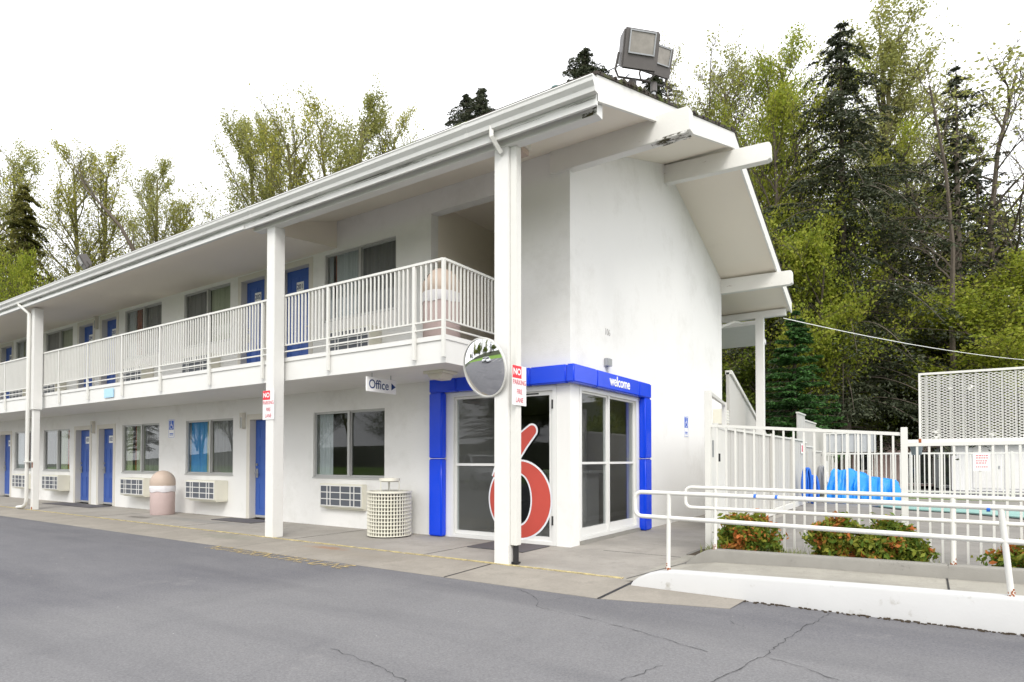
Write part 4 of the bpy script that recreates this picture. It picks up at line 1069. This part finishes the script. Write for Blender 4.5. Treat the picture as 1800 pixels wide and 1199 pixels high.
# far side of the pool: fence, buildings
fence('far_pool_fence', 'white picket fence on the far side of the pool along the grass strip',
      [((-2.9,23.4),(9,23.4),1.46,1.46,.08,.08,.13,.03,(0,1.2))], [(x,23.4,0,1.5,.06) for x in (-2.9,-.4,2.1,4.6)])
t = thing('screened_enclosure', 'pale translucent screened frame above the far fence', 'enclosure', (-2,24,0))
m = MB()
for k in range(9): m.box(-2.95+k*.19,-2.92+k*.19,23.6,23.63,0,2.12)
m.box(-2.95,-1.36,23.6,23.63,2.12,2.16); m.build('frame', 'white_metal', t); MB().box(-2.94,-1.38,23.64,23.645,1.5,2.12).build('screen', 'screen', t)
def low_building(name, label, x0, x1, y, h, wins, wall, rh=.12, cat='building', mat_roof='shingle'):
    t = thing(name, label, cat, (x0, y, 0)); mb = MB()
    wall_grid(mb, lambda u,v,d: (u, d, v), (x0, x1), (0, h), [w[:4] for w in wins], y, y+.2); mb.box(x0, x0+.2, y+.2, y+6, 0, h).box(x1-.2, x1, y+.2, y+6, 0, h).box(x0+.2,x1-.2,y+5.8,y+6,0,h)
    mb.build('wall', wall, t); MB().box(x0-.2, x1+.2, y-.35, y+6.2, h, h+rh).build('roof', mat_roof, t)
    for w in wins:
        f = MB(); frame_rect(f, lambda u,v,d: (u, y+d, v), w[0], w[1], w[2], w[3], .04, .02, .08); fo = f.build('window', 'white_alu', t)
        MB().box(w[0]+.04, w[1]-.04, y+.04, y+.05, w[2]+.04, w[3]-.04).build('pane', 'car_glass', fo)
    return t
low_building('pink_building', 'low pink building with dark openings beyond the pool', -14, 1.9, 35, 2.05, [(-.75,.25,.1,1.55),(-2.9,-2.2,.7,1.6)], 'pink_stucco', .16)
w_ = low_building('white_shed', 'long white shed with plain doors beyond the pool fence', .85, 12, 31, 1.9, [], 'sign_white', .08, mat_roof='galv')
for k, x in enumerate((1.55, 2.55, 3.55, 4.55)):
    d_ = MB().box(x, x+.9, 30.97, 30.999, .1, 1.75).build('door', 'stucco', w_); MB().box(x+.8,x+.85,30.94,30.969,.9,1.0).build('handle', 'galv', d_)
b_ = low_building('dark_shed', 'dark open-fronted lean-to between the pink building and the white shed', .3, 1.9, 33, 1.75, [(.45,1.75,.1,1.55)], 'galv', .1)

# ---------------------------------------------------------------- plants
def leaves_mesh(name, pts, size, mat, rng, elong=1.6, flat=0.0, dirs=None, sizes=None):
    """one quad (bent in two triangles) per point"""
    n = len(pts); P_ = np.asarray(pts, float)
    nrm = rng.normal(size=(n,3)); nrm[:,2] += flat; nrm /= np.linalg.norm(nrm, axis=1)[:,None]
    a = rng.normal(size=(n,3)) if dirs is None else np.asarray(dirs)+rng.normal(size=(n,3))*.35
    a -= (a*nrm).sum(1)[:,None]*nrm; a /= np.linalg.norm(a, axis=1)[:,None]+1e-9
    b = np.cross(nrm, a)
    s = size*rng.uniform(.6,1.35,size=(n,1)) if sizes is None else sizes[:,None]
    v = np.empty((n,4,3)); v[:,0] = P_-a*s*elong*.5; v[:,1] = P_+b*s*.5+nrm*s*.12; v[:,2] = P_+a*s*elong*.5; v[:,3] = P_-b*s*.5+nrm*s*.12
    me = bpy.data.meshes.new(name); me.vertices.add(n*4); me.vertices.foreach_set('co', v.reshape(-1))
    me.loops.add(n*4); me.loops.foreach_set('vertex_index', np.arange(n*4)); me.polygons.add(n)
    me.polygons.foreach_set('loop_start', np.arange(n)*4); me.polygons.foreach_set('loop_total', np.full(n,4)); me.update(calc_edges=True)
    me.materials.append(M[mat]); return me
def add_child(me, name, parent):
    o = bpy.data.objects.new(name, me); C.objects.link(o); o.parent = parent; return o
def deciduous(h, spread, seed, leaf='leaf_spring', nleaf=16000, lsize=.16, bark='bark', lean=(0,0), first=.28, levels=4, upright=.55, nb0=16, leaders=1, clump=.22, rk=.011):
    """returns (trunk_mesh, crown_mesh) about the origin"""
    rng = np.random.default_rng(seed); rnd = random.Random(seed); mb = MB(); tips = []
    def grow(p, d, L, r, lev):
        n = 5 if lev < 2 else 3; pts = [p.copy()]; q = p.copy(); dd = d.copy()
        for k in range(n):
            dd = (dd + Vector((rnd.gauss(0,.10),rnd.gauss(0,.10),rnd.gauss(0,.05)+.05*(lev>0)))).normalized(); q = q + dd*L/n; pts.append(q.copy())
        mb.tube(pts, r, 6 if lev == 0 else (4 if lev == 1 else 3), r2=max(.006, r*.28), cap=False)
        if lev >= 2:
            for i in range(1, len(pts)): tips.append((pts[i-1], pts[i], lev))
        if lev < levels-1:
            nb = nb0 if lev == 0 else (7 if lev == 1 else 5)
            for k in range(nb):
                f = first+(1-first)*(k+rnd.random())/nb if lev == 0 else .25+.75*(k+rnd.random())/nb
                f = min(f, .99); i = int(f*n); pp = pts[i].lerp(pts[i+1], f*n-i)
                a = rnd.uniform(0, 2*math.pi); base = dd if lev else Vector((0,0,1))
                side = Vector((math.cos(a), math.sin(a), rnd.uniform(-.1,.5)))
                nd = (base*upright + side*(1-upright*.45)).normalized()
                if lev == 0: LL = spread*(.27+.95*(1-f)**.8)*rnd.uniform(.7,1.2)
                else: LL = L*rnd.uniform(.38,.62)
                grow(pp, nd, LL, max(.008, r*(.42 if lev == 0 else .5)*(1.1-.6*f)), lev+1)
    for l in range(leaders):
        a = 2*math.pi*l/max(1,leaders)+seed; off = .14 if leaders > 1 else 0
        d0 = Vector((lean[0]+off*math.cos(a), lean[1]+off*math.sin(a), 1)).normalized()
        grow(Vector((0,0,0)), d0, h*(1 if l == 0 else rnd.uniform(.8,.95)), h*rk+.02, 0)
    me = bpy.data.meshes.new('trunk'); me.from_pydata(mb.v, [], mb.f); me.materials.append(M[bark])
    T_ = np.array([t[0][:] for t in tips])
    dens = np.array([mn.noise(Vector((p[0]*.5+seed, p[1]*.5, p[2]*.5))) for p in T_]); wts = np.clip(dens+.55, .12, 1); wts /= wts.sum(); T2 = np.array([t[1][:] for t in tips])
    idx = rng.choice(len(T_), nleaf, p=wts)
    P_ = T_[idx] + (T2[idx]-T_[idx])*rng.uniform(0,1,size=(nleaf,1)) + np.clip(rng.normal(size=(nleaf,3)),-1.5,1.5)*clump
    cm = leaves_mesh('crown', P_, lsize, leaf, rng)
    return me, cm
def conifer(h, r, seed, leaf='needle_dark', n_wh=60, bark='bark', base=.08, droop=.25, lsize=.16, dens=1.0, irregular=.25, power=.85):
    rng = np.random.default_rng(seed); rnd = random.Random(seed); mb = MB(); P_ = []; D_ = []
    mb.tube([(0,0,0),(rnd.uniform(-.1,.1),rnd.uniform(-.1,.1),h*.5),(0,0,h)], h*.013+.04, 7, r2=.015, cap=False)
    for w in range(n_wh):
        t_ = base+(1-base)*((w+rnd.random()*.8)/n_wh); z = t_*h
        Lm = r*(1-t_)**power*(1 if t_ > base+.1 else .75)+.12
        nb = rnd.randint(4,6)
        for b in range(nb):
            a = rnd.uniform(0,2*math.pi); L = Lm*rnd.uniform(1-irregular*1.6,1+irregular)
            dr = droop*rnd.uniform(.5,1.4)
            ax = Vector((math.cos(a), math.sin(a), 0)); sd = Vector((-ax.y, ax.x, 0)); m = max(3, int(L/.35)); prev = Vector((0,0,z))
            pts = [prev]
            for k in range(1, m+1):
                f = k/m; p = Vector((0,0,z)) + ax*(L*f) + Vector((0,0,L*(.18*f-dr*f*f*1.3))); pts.append(p)
            mb.tube(pts, .012+.022*L/ max(r,.1), 3, r2=.006, cap=False)
            ns = int((9+L*26)*dens)
            for q in range(ns):
                f = rnd.random()**.7; sl = L*.30*(1-f*.75)+.06
                p = Vector((0,0,z)) + ax*(L*f) + Vector((0,0,L*(.18*f-dr*f*f*1.3)))
                s_ = rnd.uniform(-1,1); p = p + sd*(s_*sl) + ax*(-abs(s_)*sl*.2) + Vector((0,0,-abs(s_)*sl*.35-rnd.random()*.10))
                P_.append(p[:]); D_.append((ax*1.0+sd*(1.2 if s_ > 0 else -1.2)+Vector((0,0,-.5)))[:])
    me = bpy.data.meshes.new('trunk'); me.from_pydata(mb.v, [], mb.f); me.materials.append(M[bark])
    cm = leaves_mesh('crown', P_, lsize, leaf, rng, elong=2.6, flat=1.0, dirs=D_)
    return me, cm
def normalise(b, H0):
    t, c = b; co = np.empty(len(c.vertices)*3); c.vertices.foreach_get('co', co); co = co.reshape(-1,3)
    zt = np.percentile(co[:,2], 99.7); top = co[co[:,2] > zt*.85].mean(0); k = H0/zt
    for me in (t, c):
        a = np.empty(len(me.vertices)*3); me.vertices.foreach_get('co', a); a = a.reshape(-1,3)
        f = (a[:,2]/zt)[:,None]; a[:,:2] -= top[None,:2]*f; a *= k
        me.vertices.foreach_set('co', a.reshape(-1)); me.update()
    return b
def put_tree(name, label, cat, loc, meshes, group='trees of the woods behind the motel', rot=0., sc=(1,1,1)):
    t = thing(name, label, cat, loc, group); t.rotation_euler = (0,0,rot); t.scale = sc
    add_child(meshes[0], 'trunk', t); add_child(meshes[1], 'crown', t); return t
# distinct tree bodies
H = 20.0
dA = deciduous(H, 5.6, 1, 'leaf_pale', 15500, .078, 'bark_moss', upright=.85, clump=.16, nb0=30, first=.2)
dB = deciduous(H, 5.6, 2, 'leaf_spring', 19000, .080, 'bark_moss', upright=.8, clump=.16, nb0=30, first=.2, leaders=2)
dC = deciduous(H, 6.0, 3, 'leaf_yellow', 32000, .085, 'bark', upright=.75, leaders=2, clump=.2, first=.12, nb0=26)
dD = deciduous(H, 6.0, 4, 'leaf_pale', 16000, .080, 'bark', upright=.8, clump=.18, first=.25, nb0=26)
dE = deciduous(H, 4.6, 5, 'leaf_pale', 1500, .08, 'bark', upright=.8, nb0=14, levels=4, rk=.005)
cA = conifer(H, 5.0, 11, n_wh=56, dens=2.8, lsize=.062, irregular=.5, power=.8)
cG = conifer(H, 5.9, 17, n_wh=64, dens=3.0, lsize=.058, irregular=.5, power=.75, droop=.4)
cB = conifer(H, 4.4, 12, n_wh=44, dens=1.5, lsize=.07, irregular=.6, base=.12)
cD = conifer(H, 4.6, 15, n_wh=96, dens=4.5, lsize=.045, irregular=.4, power=.6, base=.3)
cC = conifer(8.0, 2.3, 13, 'needle_green', n_wh=34, dens=4.2, lsize=.06, droop=.12, irregular=.15)
iv = conifer(H, 2.8, 14, 'leaf_ivy', n_wh=70, dens=3.6, lsize=.085, irregular=.45, power=.45, droop=.5)
bush = deciduous(8.0, 4.4, 21, 'leaf_bush', 52000, .085, 'bark', upright=.5, first=.03, clump=.2, leaders=3, nb0=16)
bushY = deciduous(10.0, 4.6, 22, 'leaf_yellow', 52000, .085, 'bark', upright=.6, first=.05, clump=.2, leaders=3, nb0=16)
for b_, h_ in ((dA,H),(dB,H),(dC,H),(dD,H),(dE,H),(bush,8.0),(bushY,10.0)): normalise(b_, h_)
def tree_at(px, depth, top_py, body, name, label, cat='tree', rot=0., wide=1.0, H0=H, base_z=-.1, group='trees of the woods behind the motel'):
    x, y = at(px, depth); h = ztop(top_py, depth, px)-base_z; s = h/H0
    return put_tree(name, label, cat, (x,y,base_z), body, group, rot, (s*wide, s*wide, s))
# left group, seen over the long roof
tree_at(425, 38, 188, dA, 'leafy_tree', 'slim pale green tree over the roof, left of the widest pair behind the balcony posts', rot=.5, wide=.95)
tree_at(470, 41, 200, dA, 'leafy_tree', 'thin tree close on the right of the slim pale one over the long roof', rot=2.1, wide=.7)
tree_at(555, 40, 165, dB, 'leafy_tree', 'yellowish tree over the middle of the long roof between two fuller crowns', rot=1.2, wide=.85)
tree_at(640, 38, 160, dA, 'leafy_tree', 'full grey-green crown over the roof above the room 201 window', rot=4.0, wide=1.0)
tree_at(700, 40, 190, dB, 'leafy_tree', 'rightmost leafy crown over the roof before the two dark fir tips', rot=3.3, wide=.8)
tree_at(112, 42, 245, dB, 'leafy_tree', 'tall olive tree over the far left roof, next to the ivy covered one', rot=.2, wide=.9)
tree_at(190, 44, 262, dB, 'leafy_tree', 'olive tree over the far left roof with the small floodlight in front of it', rot=2.9, wide=1.0)
tree_at(268, 42, 268, dA, 'leafy_tree', 'thin sparse tree standing apart right of the olive trees at far left', rot=5.1, wide=.75)
tree_at(20, 44, 245, dD, 'sparse_tree', 'bare-topped tree rising behind the ivy covered tree at the left edge', rot=1.0, wide=.9)
tree_at(38, 38, 320, iv, 'ivy_clad_tree', 'dense olive column of a tree clad in ivy at the left edge', rot=0, wide=.85)
tree_at(-12, 39, 400, cA, 'fir_tree', 'dark fir at the very left edge beside the ivy covered tree', rot=0, wide=.9)
tree_at(35, 33, 445, bushY, 'bushy_tree', 'bright yellow-green bushy tree above the roof edge at far left', 'tree', H0=10.0, wide=.5)
x, y = at(200, 40); ln = MB(); a = Vector(at(235,41)+(ztop(460,41,235)-5,)); b = Vector(at(118,41)+(ztop(300,41,118),))
t = thing('leaning_tree', 'leaning bare trunk crossing the olive trees at far left', 'tree', (*at(250,41), -.1), 'trees of the woods behind the motel')
q0 = Vector((*at(262,41), -.1)); q1 = Vector((*at(232,41), ztop(440,41,232))); q2 = Vector((*at(180,41), ztop(365,41,180))); q3 = Vector((*at(130,41), ztop(300,41,130)))
MB().tube([q0,q1,q1.lerp(q2,.5)+Vector((.15,0,.2)),q2,q2.lerp(q3,.6)-Vector((.1,0,.2)),q3], .17, 7, r2=.03).build('trunk', 'bark', t)
mbx = MB(); rnd = random.Random(3)
for k in range(26):
    f = rnd.random(); p = q1.lerp(q3, f); L = rnd.uniform(.8,2.6); d = Vector((rnd.gauss(0,.6), rnd.gauss(0,.6), 1)).normalized()
    mbx.tube([p, p+d*L*.5+Vector((rnd.gauss(0,.2),0,0)), p+d*L], .035, 3, r2=.008)
mbx.build('branches', 'bark_grey', t)
# dark tips over the middle roof
tree_at(818, 48, 155, cD, 'fir_tree', 'left one of the two dark fir tips over the roof right of the leafy crowns', rot=.4, wide=.8)
tree_at(848, 46, 143, cD, 'fir_tree', 'right and taller one of the two dark fir tips over the roof', rot=1.9, wide=.8)
tree_at(1030, 42, 72, cD, 'fir_tree', 'dark fir tip just left of the big floodlight', rot=1.0, wide=.95)
tree_at(1155, 40, 122, cD, 'fir_tree', 'dark fir top rising behind the big floodlight and the gable edge', rot=3.0, wide=1.1)
# right group
tree_at(1192, 36, 45, dE, 'bare_tree', 'slender bare tree right behind the floodlights over the gable', rot=0.3, wide=.6)
tree_at(1235, 38, 75, dE, 'bare_tree', 'second slender bare tree over the gable, left of the yellow-green crowns', rot=2.3, wide=.8)
tree_at(1290, 36, 70, dD, 'sparse_tree', 'thin green-tinged tree over the ridge beam before the yellow-green crowns', rot=1.3, wide=.9)
tree_at(1345, 34, 95, dC, 'leafy_tree', 'yellow-green crown over the ridge, the left one of two', rot=.8, wide=.75)
tree_at(1400, 36, 62, dC, 'leafy_tree', 'brightest yellow-green crown touching the big dark fir', rot=3.9, wide=.85)
tree_at(1485, 30, 28, cG, 'fir_tree', 'biggest dark fir standing in the middle of the right-hand woods', rot=0, wide=1.0)
tree_at(1545, 42, 8, dD, 'sparse_tree', 'tall thinly leafed tree just behind the right side of the biggest fir', rot=5.0, wide=1.2)
tree_at(1590, 40, 60, dA, 'leafy_tree', 'grey-green tree between the biggest fir and the leaning bare tree', rot=2.0, wide=1.1)
tree_at(1690, 32, 98, cB, 'fir_tree', 'ragged thin fir near the right edge behind the bare branches', rot=.9, wide=1.1)
tree_at(1430, 42, 250, cA, 'fir_tree', 'dark fir filling the wood left of the biggest fir', rot=2.0, wide=1.0)
tree_at(1560, 44, 330, cA, 'fir_tree', 'shorter dark fir in the back of the wood right of the biggest one', rot=4.0, wide=1.1)
tree_at(1760, 44, 330, cB, 'fir_tree', 'thin dark fir at the back near the right edge of the wood', rot=4.4, wide=1.2)
tree_at(1660, 28, 130, dE, 'bare_tree', 'tall bare tree with spreading branches in front of the ragged fir', rot=1.1, wide=1.5)
tree_at(1775, 32, 60, dE, 'bare_tree', 'bare tree whose branches spread against the sky at the right edge', rot=4.2, wide=1.9)
tree_at(1625, 36, 210, dC, 'leafy_tree', 'yellow-green tree between the two tall firs on the right', rot=3.1, wide=1.0)
tree_at(1725, 40, 250, cA, 'fir_tree', 'dark fir just left of the right edge branches', rot=.1, wide=1.2)
tree_at(1842, 34, 240, cB, 'fir_tree', 'dark fir cut by the right edge of the picture', rot=1.4, wide=1.2)
tree_at(1400, 25.5, 545, cC, 'young_fir', 'fresh green young fir behind the pool fence', rot=0, wide=1.2, H0=8.0)
tree_at(1755, 30, 480, bushY, 'bushy_tree', 'yellow-green bushy tree above the mesh panel at right', rot=0, wide=1.5, H0=10.0)
tree_at(1830, 28, 440, bushY, 'bushy_tree', 'yellow-green bushy tree cut by the right edge above the mesh panel', rot=2, wide=1.2, H0=10.0)
tree_at(1385, 30, 360, bushY, 'bushy_tree', 'tall yellow-green understorey tree beside the gable eave', rot=1, wide=.8, H0=10.0)
gb = 'bushes at the foot of the wood'
for i, (px, dp, py, b_, w, r_, lb) in enumerate([
    (1290, 34, 600, bush, 1.5, 0, 'green bush seen just right of the end wall under the rear canopy'),
    (1345, 40, 560, bush, 1.6, 1, 'dark green bush behind the white rear post'),
    (1460, 36, 560, bush, 1.7, 2, 'green bush right behind the young fir'),
    (1520, 34, 600, bush, 1.5, 3, 'green bush above the middle of the pool fence'),
    (1575, 37, 580, bush, 1.6, 4, 'green bush above the pool fence gate post'),
    (1640, 38, 570, bush, 1.7, 5, 'green bush behind the left end of the mesh panel'),
    (1700, 40, 590, bush, 1.7, .5, 'green bush behind the middle of the mesh panel'),
    (1770, 38, 580, bush, 1.7, 1.5, 'green bush behind the right end of the mesh panel'),
    (1500, 32, 665, bush, 1.0, 2.5, 'low green bush just above the pink building'),
    (1600, 33, 655, bushY, .6, 3.5, 'low bright bush beside the upper left corner of the mesh panel'),
    (1440, 44, 520, bush, 1.6, .7, 'tall dark bush mass between the first firs'),
    (1660, 46, 575, bush, 1.3, 1.7, 'tall bush mass below the ragged fir'),
    (1530, 46, 560, bushY, 1.1, 2.7, 'tall yellowish bush mass below the biggest fir'),
    (1790, 46, 570, bush, 1.3, 3.7, 'tall bush mass at the back right edge')]):
    H0 = 8.0 if b_ is bush else 10.0; x, y = at(px, dp); h = ztop(py, dp, px)+.1; s = h/H0
    put_tree('bush', lb, 'bush', (x,y,-.1), b_, gb, r_, (s*w*.85, s*w*.85, s))
# wooded bank behind, one mass
m = MB(); rng = np.random.default_rng(5); nX, nY = 60, 16; vs = []
for j in range(nY+1):
    for i in range(nX+1):
        x = -70+130*i/nX; y = 42+60*j/nY; z = -.12+ .20*max(0,y-44)+ 1.2*mn.noise(Vector((x*.06,y*.06,0)))*min(1,(y-42)/8)
        vs.append((x,y,z))
m.add(vs, [(j*(nX+1)+i, j*(nX+1)+i+1, (j+1)*(nX+1)+i+1, (j+1)*(nX+1)+i) for j in range(nY) for i in range(nX)])
struct('hill', m, 'forest_floor')
P_ = []
for k in range(900):
    x = rng.uniform(-24,18); y = rng.uniform(46,62); z = .20*(y-44)+rng.uniform(0,1.2)**2*2; r_ = rng.uniform(.7,1.6)
    q = rng.normal(size=(75,3)); q /= np.linalg.norm(q,axis=1)[:,None]; P_.append(np.array([x,y,z+.6])+q*r_*rng.uniform(.6,1,size=(75,1))*[1.2,1.2,.9])
me = leaves_mesh('undergrowth', np.concatenate(P_), .26, 'leaf_bush', rng); o = bpy.data.objects.new('undergrowth', me); C.objects.link(o)
tag(o, 'tangled green undergrowth covering the wooded bank', 'undergrowth', kind='stuff')

# shrubs in the planter
def shrub(c, rx, ry, rz, seed, orange, label, n=2600):
    t = thing('nandina_shrub', label, 'shrub', c, 'red-tinged shrubs in the planter')
    rng = np.random.default_rng(seed); q = rng.normal(size=(n,3)); q /= np.linalg.norm(q,axis=1)[:,None]
    rad_ = rng.uniform(.25,1.08,size=(n,1))**.6
    lump = np.array([1+.55*mn.noise(Vector((a[0]*2.6+seed,a[1]*2.6,a[2]*2.6))) for a in q])[:,None] + (rng.random((n,1)) > .95)*rng.uniform(0,.3,(n,1))
    P_ = q*rad_*lump*[rx,ry,rz*1.15]; P_[:,2] += rz*.72; P_[:,:2] *= (1.06-.28*np.clip(P_[:,2:3]/(2*rz),0,1.3)**2); P_ = P_[P_[:,2] > .0]
    lo = np.array([mn.noise(Vector((p[0]*7+seed*3,p[1]*7,p[2]*7)))for p in P_]); pick = (lo + rng.normal(size=len(P_))*.25 + (P_[:,2]/rz-1)*.12 + orange) > .36
    mb = MB(); rnd = random.Random(seed)
    for k in range(16):
        a = rnd.uniform(0,6.3); d = rnd.random()*.8; mb.tube([(0,0,-.02),(rx*d*.5*math.cos(a),ry*d*.5*math.sin(a),rz*.8),(rx*d*math.cos(a),ry*d*math.sin(a),rz*1.6)], .005, 3, r2=.002)
    me = bpy.data.meshes.new('stems'); me.from_pydata(mb.v, [], mb.f); me.materials.append(M['bark']); add_child(me, 'stems', t)
    add_child(leaves_mesh('foliage', P_[~pick], .034, 'leaf_shrub', rng, 2.0), 'foliage', t)
    add_child(leaves_mesh('red_foliage', P_[pick], .036, 'leaf_orange', rng, 2.0), 'red_foliage', t)
shrub((-1.76,7.58,.14), .34,.25,.26, 31, .05, 'rounded shrub at the left end of the planter by the gate', 4200)
shrub((-.84,7.56,.15), .23,.22,.25, 32, .16, 'orange-red leafed shrub in the middle of the planter', 4200)
shrub((-.34,7.54,.15), .34,.24,.235, 33, -.12, 'greener shrub touching the right side of the orange-red one', 6000)
shrub((.82,7.56,.17), .30,.23,.15, 34, .12, 'low orange shrub at the right edge behind the leaning rail post', 2600)
# grass tufts
rng = np.random.default_rng(8); mb = MB(); rnd = random.Random(8)
for (cx_, n_) in ((-1.28,90),(-1.12,60),(-2.15,40),(-.02,30),(.12,18),(-1.5,40)):
    for k in range(n_):
        x = cx_+rnd.gauss(0,.05); y = 7.40+rnd.gauss(0,.07); h = rnd.uniform(.04,.15); dx = rnd.gauss(0,.05); dy = rnd.gauss(0,.04)
        mb.add([(x-.003,y,.14),(x+.003,y,.14),(x+dx*.5+.002,y+dy*.5,.14+h*.7),(x+dx*.5-.002,y+dy*.5,.14+h*.7),(x+dx,y+dy,.14+h)], [(0,1,2,3),(3,2,4)])
o = mb.build('grass', 'grass_blade'); tag(o, 'wispy grass tufts growing in the planter soil', 'grass', kind='stuff')

# ---------------------------------------------------------------- across the lot (seen in the mirror and the glass)
def car(x, y, rot, paint, label):
    t = thing('parked_car', label, 'car', (x,y,0), 'cars parked across the lot'); t.rotation_euler = (0,0,rot)
    T = Matrix.Translation((x,y,-.02)) @ Matrix.Rotation(rot,4,'Z')
    b = [(-2.3,.35),(-2.32,.62),(-2.2,.86),(-1.9,.92),(1.0,.96),(2.1,.80),(2.3,.62),(2.3,.35)]
    MB().prism(b, 'y', -.88, .88).build('body', paint, t, bevel=.06, xf=T, smooth=True)
    g = [(-1.95,.92),(-1.45,1.42),(-.1,1.46),(.45,1.40),(1.15,.955)]
    m = MB(); n = len(g); vs = [(a,-.80 if z < 1 else -.66,z) for a,z in g]+[(a,.80 if z < 1 else .66,z) for a,z in g]
    m.add(vs, [tuple(range(n))[::-1], tuple(range(n,2*n))]+[(i,(i+1)%n,n+(i+1)%n,n+i) for i in range(n)]); m.build('cabin_glass', 'car_glass', t, xf=T)
    m = MB().prism([(-1.5,1.43),(.5,1.41),(.45,1.45),(-.1,1.49),(-1.45,1.46)], 'y', -.64, .64)
    for s in (-1,1):
        for (a,z0),(b_,z1) in (((-1.95,.93),(-1.45,1.43)),((-.35,.95),(-.3,1.45)),((1.15,.96),(.47,1.41))): m.bar((a,s*.80,z0),(b_,s*.665,z1),.07,.05)
    m.build('roof', paint, t, xf=T)
    for sx in (-1.42,1.42):
        for s in (-1,1):
            w = MB().tube([(sx,s*.72,.33),(sx,s*.90,.33)], .33, 20).build('wheel', 'tyre', t, xf=T); MB().tube([(sx,s*.902,.33),(sx,s*.91,.33)], .2, 14).build('rim', 'car_silver', w, xf=T)
    for s in (-1,1): MB().box(2.2,2.31,s*.55-.15,s*.55+.15,.62,.75).build('headlight', 'lens', t, xf=T)
    return t
car(-16.5, -6.5, R(35), 'car_paint', 'white car reflected in the middle of the convex mirror')
car(-9.0, -8.5, R(60), 'car_silver', 'silver car reflected at the right side of the convex mirror')
car(-20.5, -8.2, R(70), 'car_paint', 'white car reflected in the office window beside the door')
m = MB()
for k in range(5): m.box(-22+k*2.8, -21.9+k*2.8, -11, -6, -.018, -.0155)
struct('parking_lines', m, 'sign_white')
gr = 'trees across the parking lot'
kinds = [(bush,1.1,'bush','broad green bush'),(dC,.7,'tree','yellow-green tree'),(cA,.75,'tree','dark fir'),(bush,1.4,'bush','tall green bush'),(dB,.8,'tree','olive leafy tree')]
side = ['far left','left','left of centre','just left of centre','centre','just right of centre','right of centre','right','far right']
for row, (y, zb, wl) in enumerate(((-24,1.2,'in the first row'),(-38,2.6,'in the back row'))):
    for k in range(9):
        b_, s_, ct, nm = kinds[(k*2+row*3) % 5]; s_ = s_*.62*(1+.12*((k*7+row) % 3))
        put_tree(ct, '%s %s across the lot, %s' % (nm, wl, side[k]), ct, (-100+k*12+row*3.3, y-(k % 3)*1.5, zb), b_, gr, k*1.1+row, (s_*1.35,s_*1.35,s_*(1.5 if k < 5 else 1.0)))

# ---------------------------------------------------------------- light, sky, camera
W = bpy.data.worlds.new('World'); S.world = W; W.use_nodes = True; nt = W.node_tree
for n in list(nt.nodes): nt.nodes.remove(n)
out = nt.nodes.new('ShaderNodeOutputWorld'); bg = nt.nodes.new('ShaderNodeBackground')
sky = nt.nodes.new('ShaderNodeTexSky'); sky.sky_type = 'NISHITA'; sky.sun_disc = False
SUN_EL, SUN_AZ = R(44), R(-50)     # azimuth of the sun measured from +X towards +Y
sky.sun_elevation = SUN_EL; sky.sun_rotation = math.pi/2 - SUN_AZ; sky.air_density = 1.0; sky.dust_density = 4.0; sky.ozone_density = 1.0
# cloud cover: thin bright overcast whitens the clear sky
tc = nt.nodes.new('ShaderNodeTexCoord'); cn = nt.nodes.new('ShaderNodeTexNoise'); cn.inputs['Scale'].default_value = 1.6; cn.inputs['Detail'].default_value = 5
nt.links.new(tc.outputs['Generated'], cn.inputs['Vector'])
cl = mixc(nt, cn.outputs['Fac'], (12.2,12.3,12.6), (14.0,14.0,14.1))
col = mixc(nt, .90, sky.outputs[0], cl)
nt.links.new(col, bg.inputs[0]); bg.inputs[1].default_value = .10; nt.links.new(bg.outputs[0], out.inputs[0])
sl = bpy.data.lights.new('sun', 'SUN'); sl.energy = 1.5; sl.angle = R(24); sl.color = (1,.97,.92)
so = bpy.data.objects.new('sun', sl); C.objects.link(so)
d = -Vector((math.cos(SUN_EL)*math.cos(SUN_AZ), math.cos(SUN_EL)*math.sin(SUN_AZ), math.sin(SUN_EL)))
so.rotation_euler = d.to_track_quat('-Z','Y').to_euler(); so.location = (0,0,30)
cam = bpy.data.cameras.new('camera'); co = bpy.data.objects.new('camera', cam); C.objects.link(co); S.camera = co
co.location = (0,0,CAMZ); co.rotation_euler = (R(90)+PIT, 0, YAW)
cam.sensor_width = 36; cam.lens = F_/1800*36; cam.clip_end = 1500; cam.clip_start = .05
cam.shift_x = 0; cam.shift_y = (CY_-599.5)/1800
S.view_settings.view_transform = 'Standard'; S.view_settings.look = 'None'; S.view_settings.gamma = 1; S.view_settings.exposure = .58
S.render.engine = 'CYCLES'; S.cycles.use_denoising = True; S.cycles.max_bounces = 8; S.cycles.diffuse_bounces = 4; S.cycles.transparent_max_bounces = 16
S.cycles.caustics_reflective = False; S.cycles.caustics_refractive = False
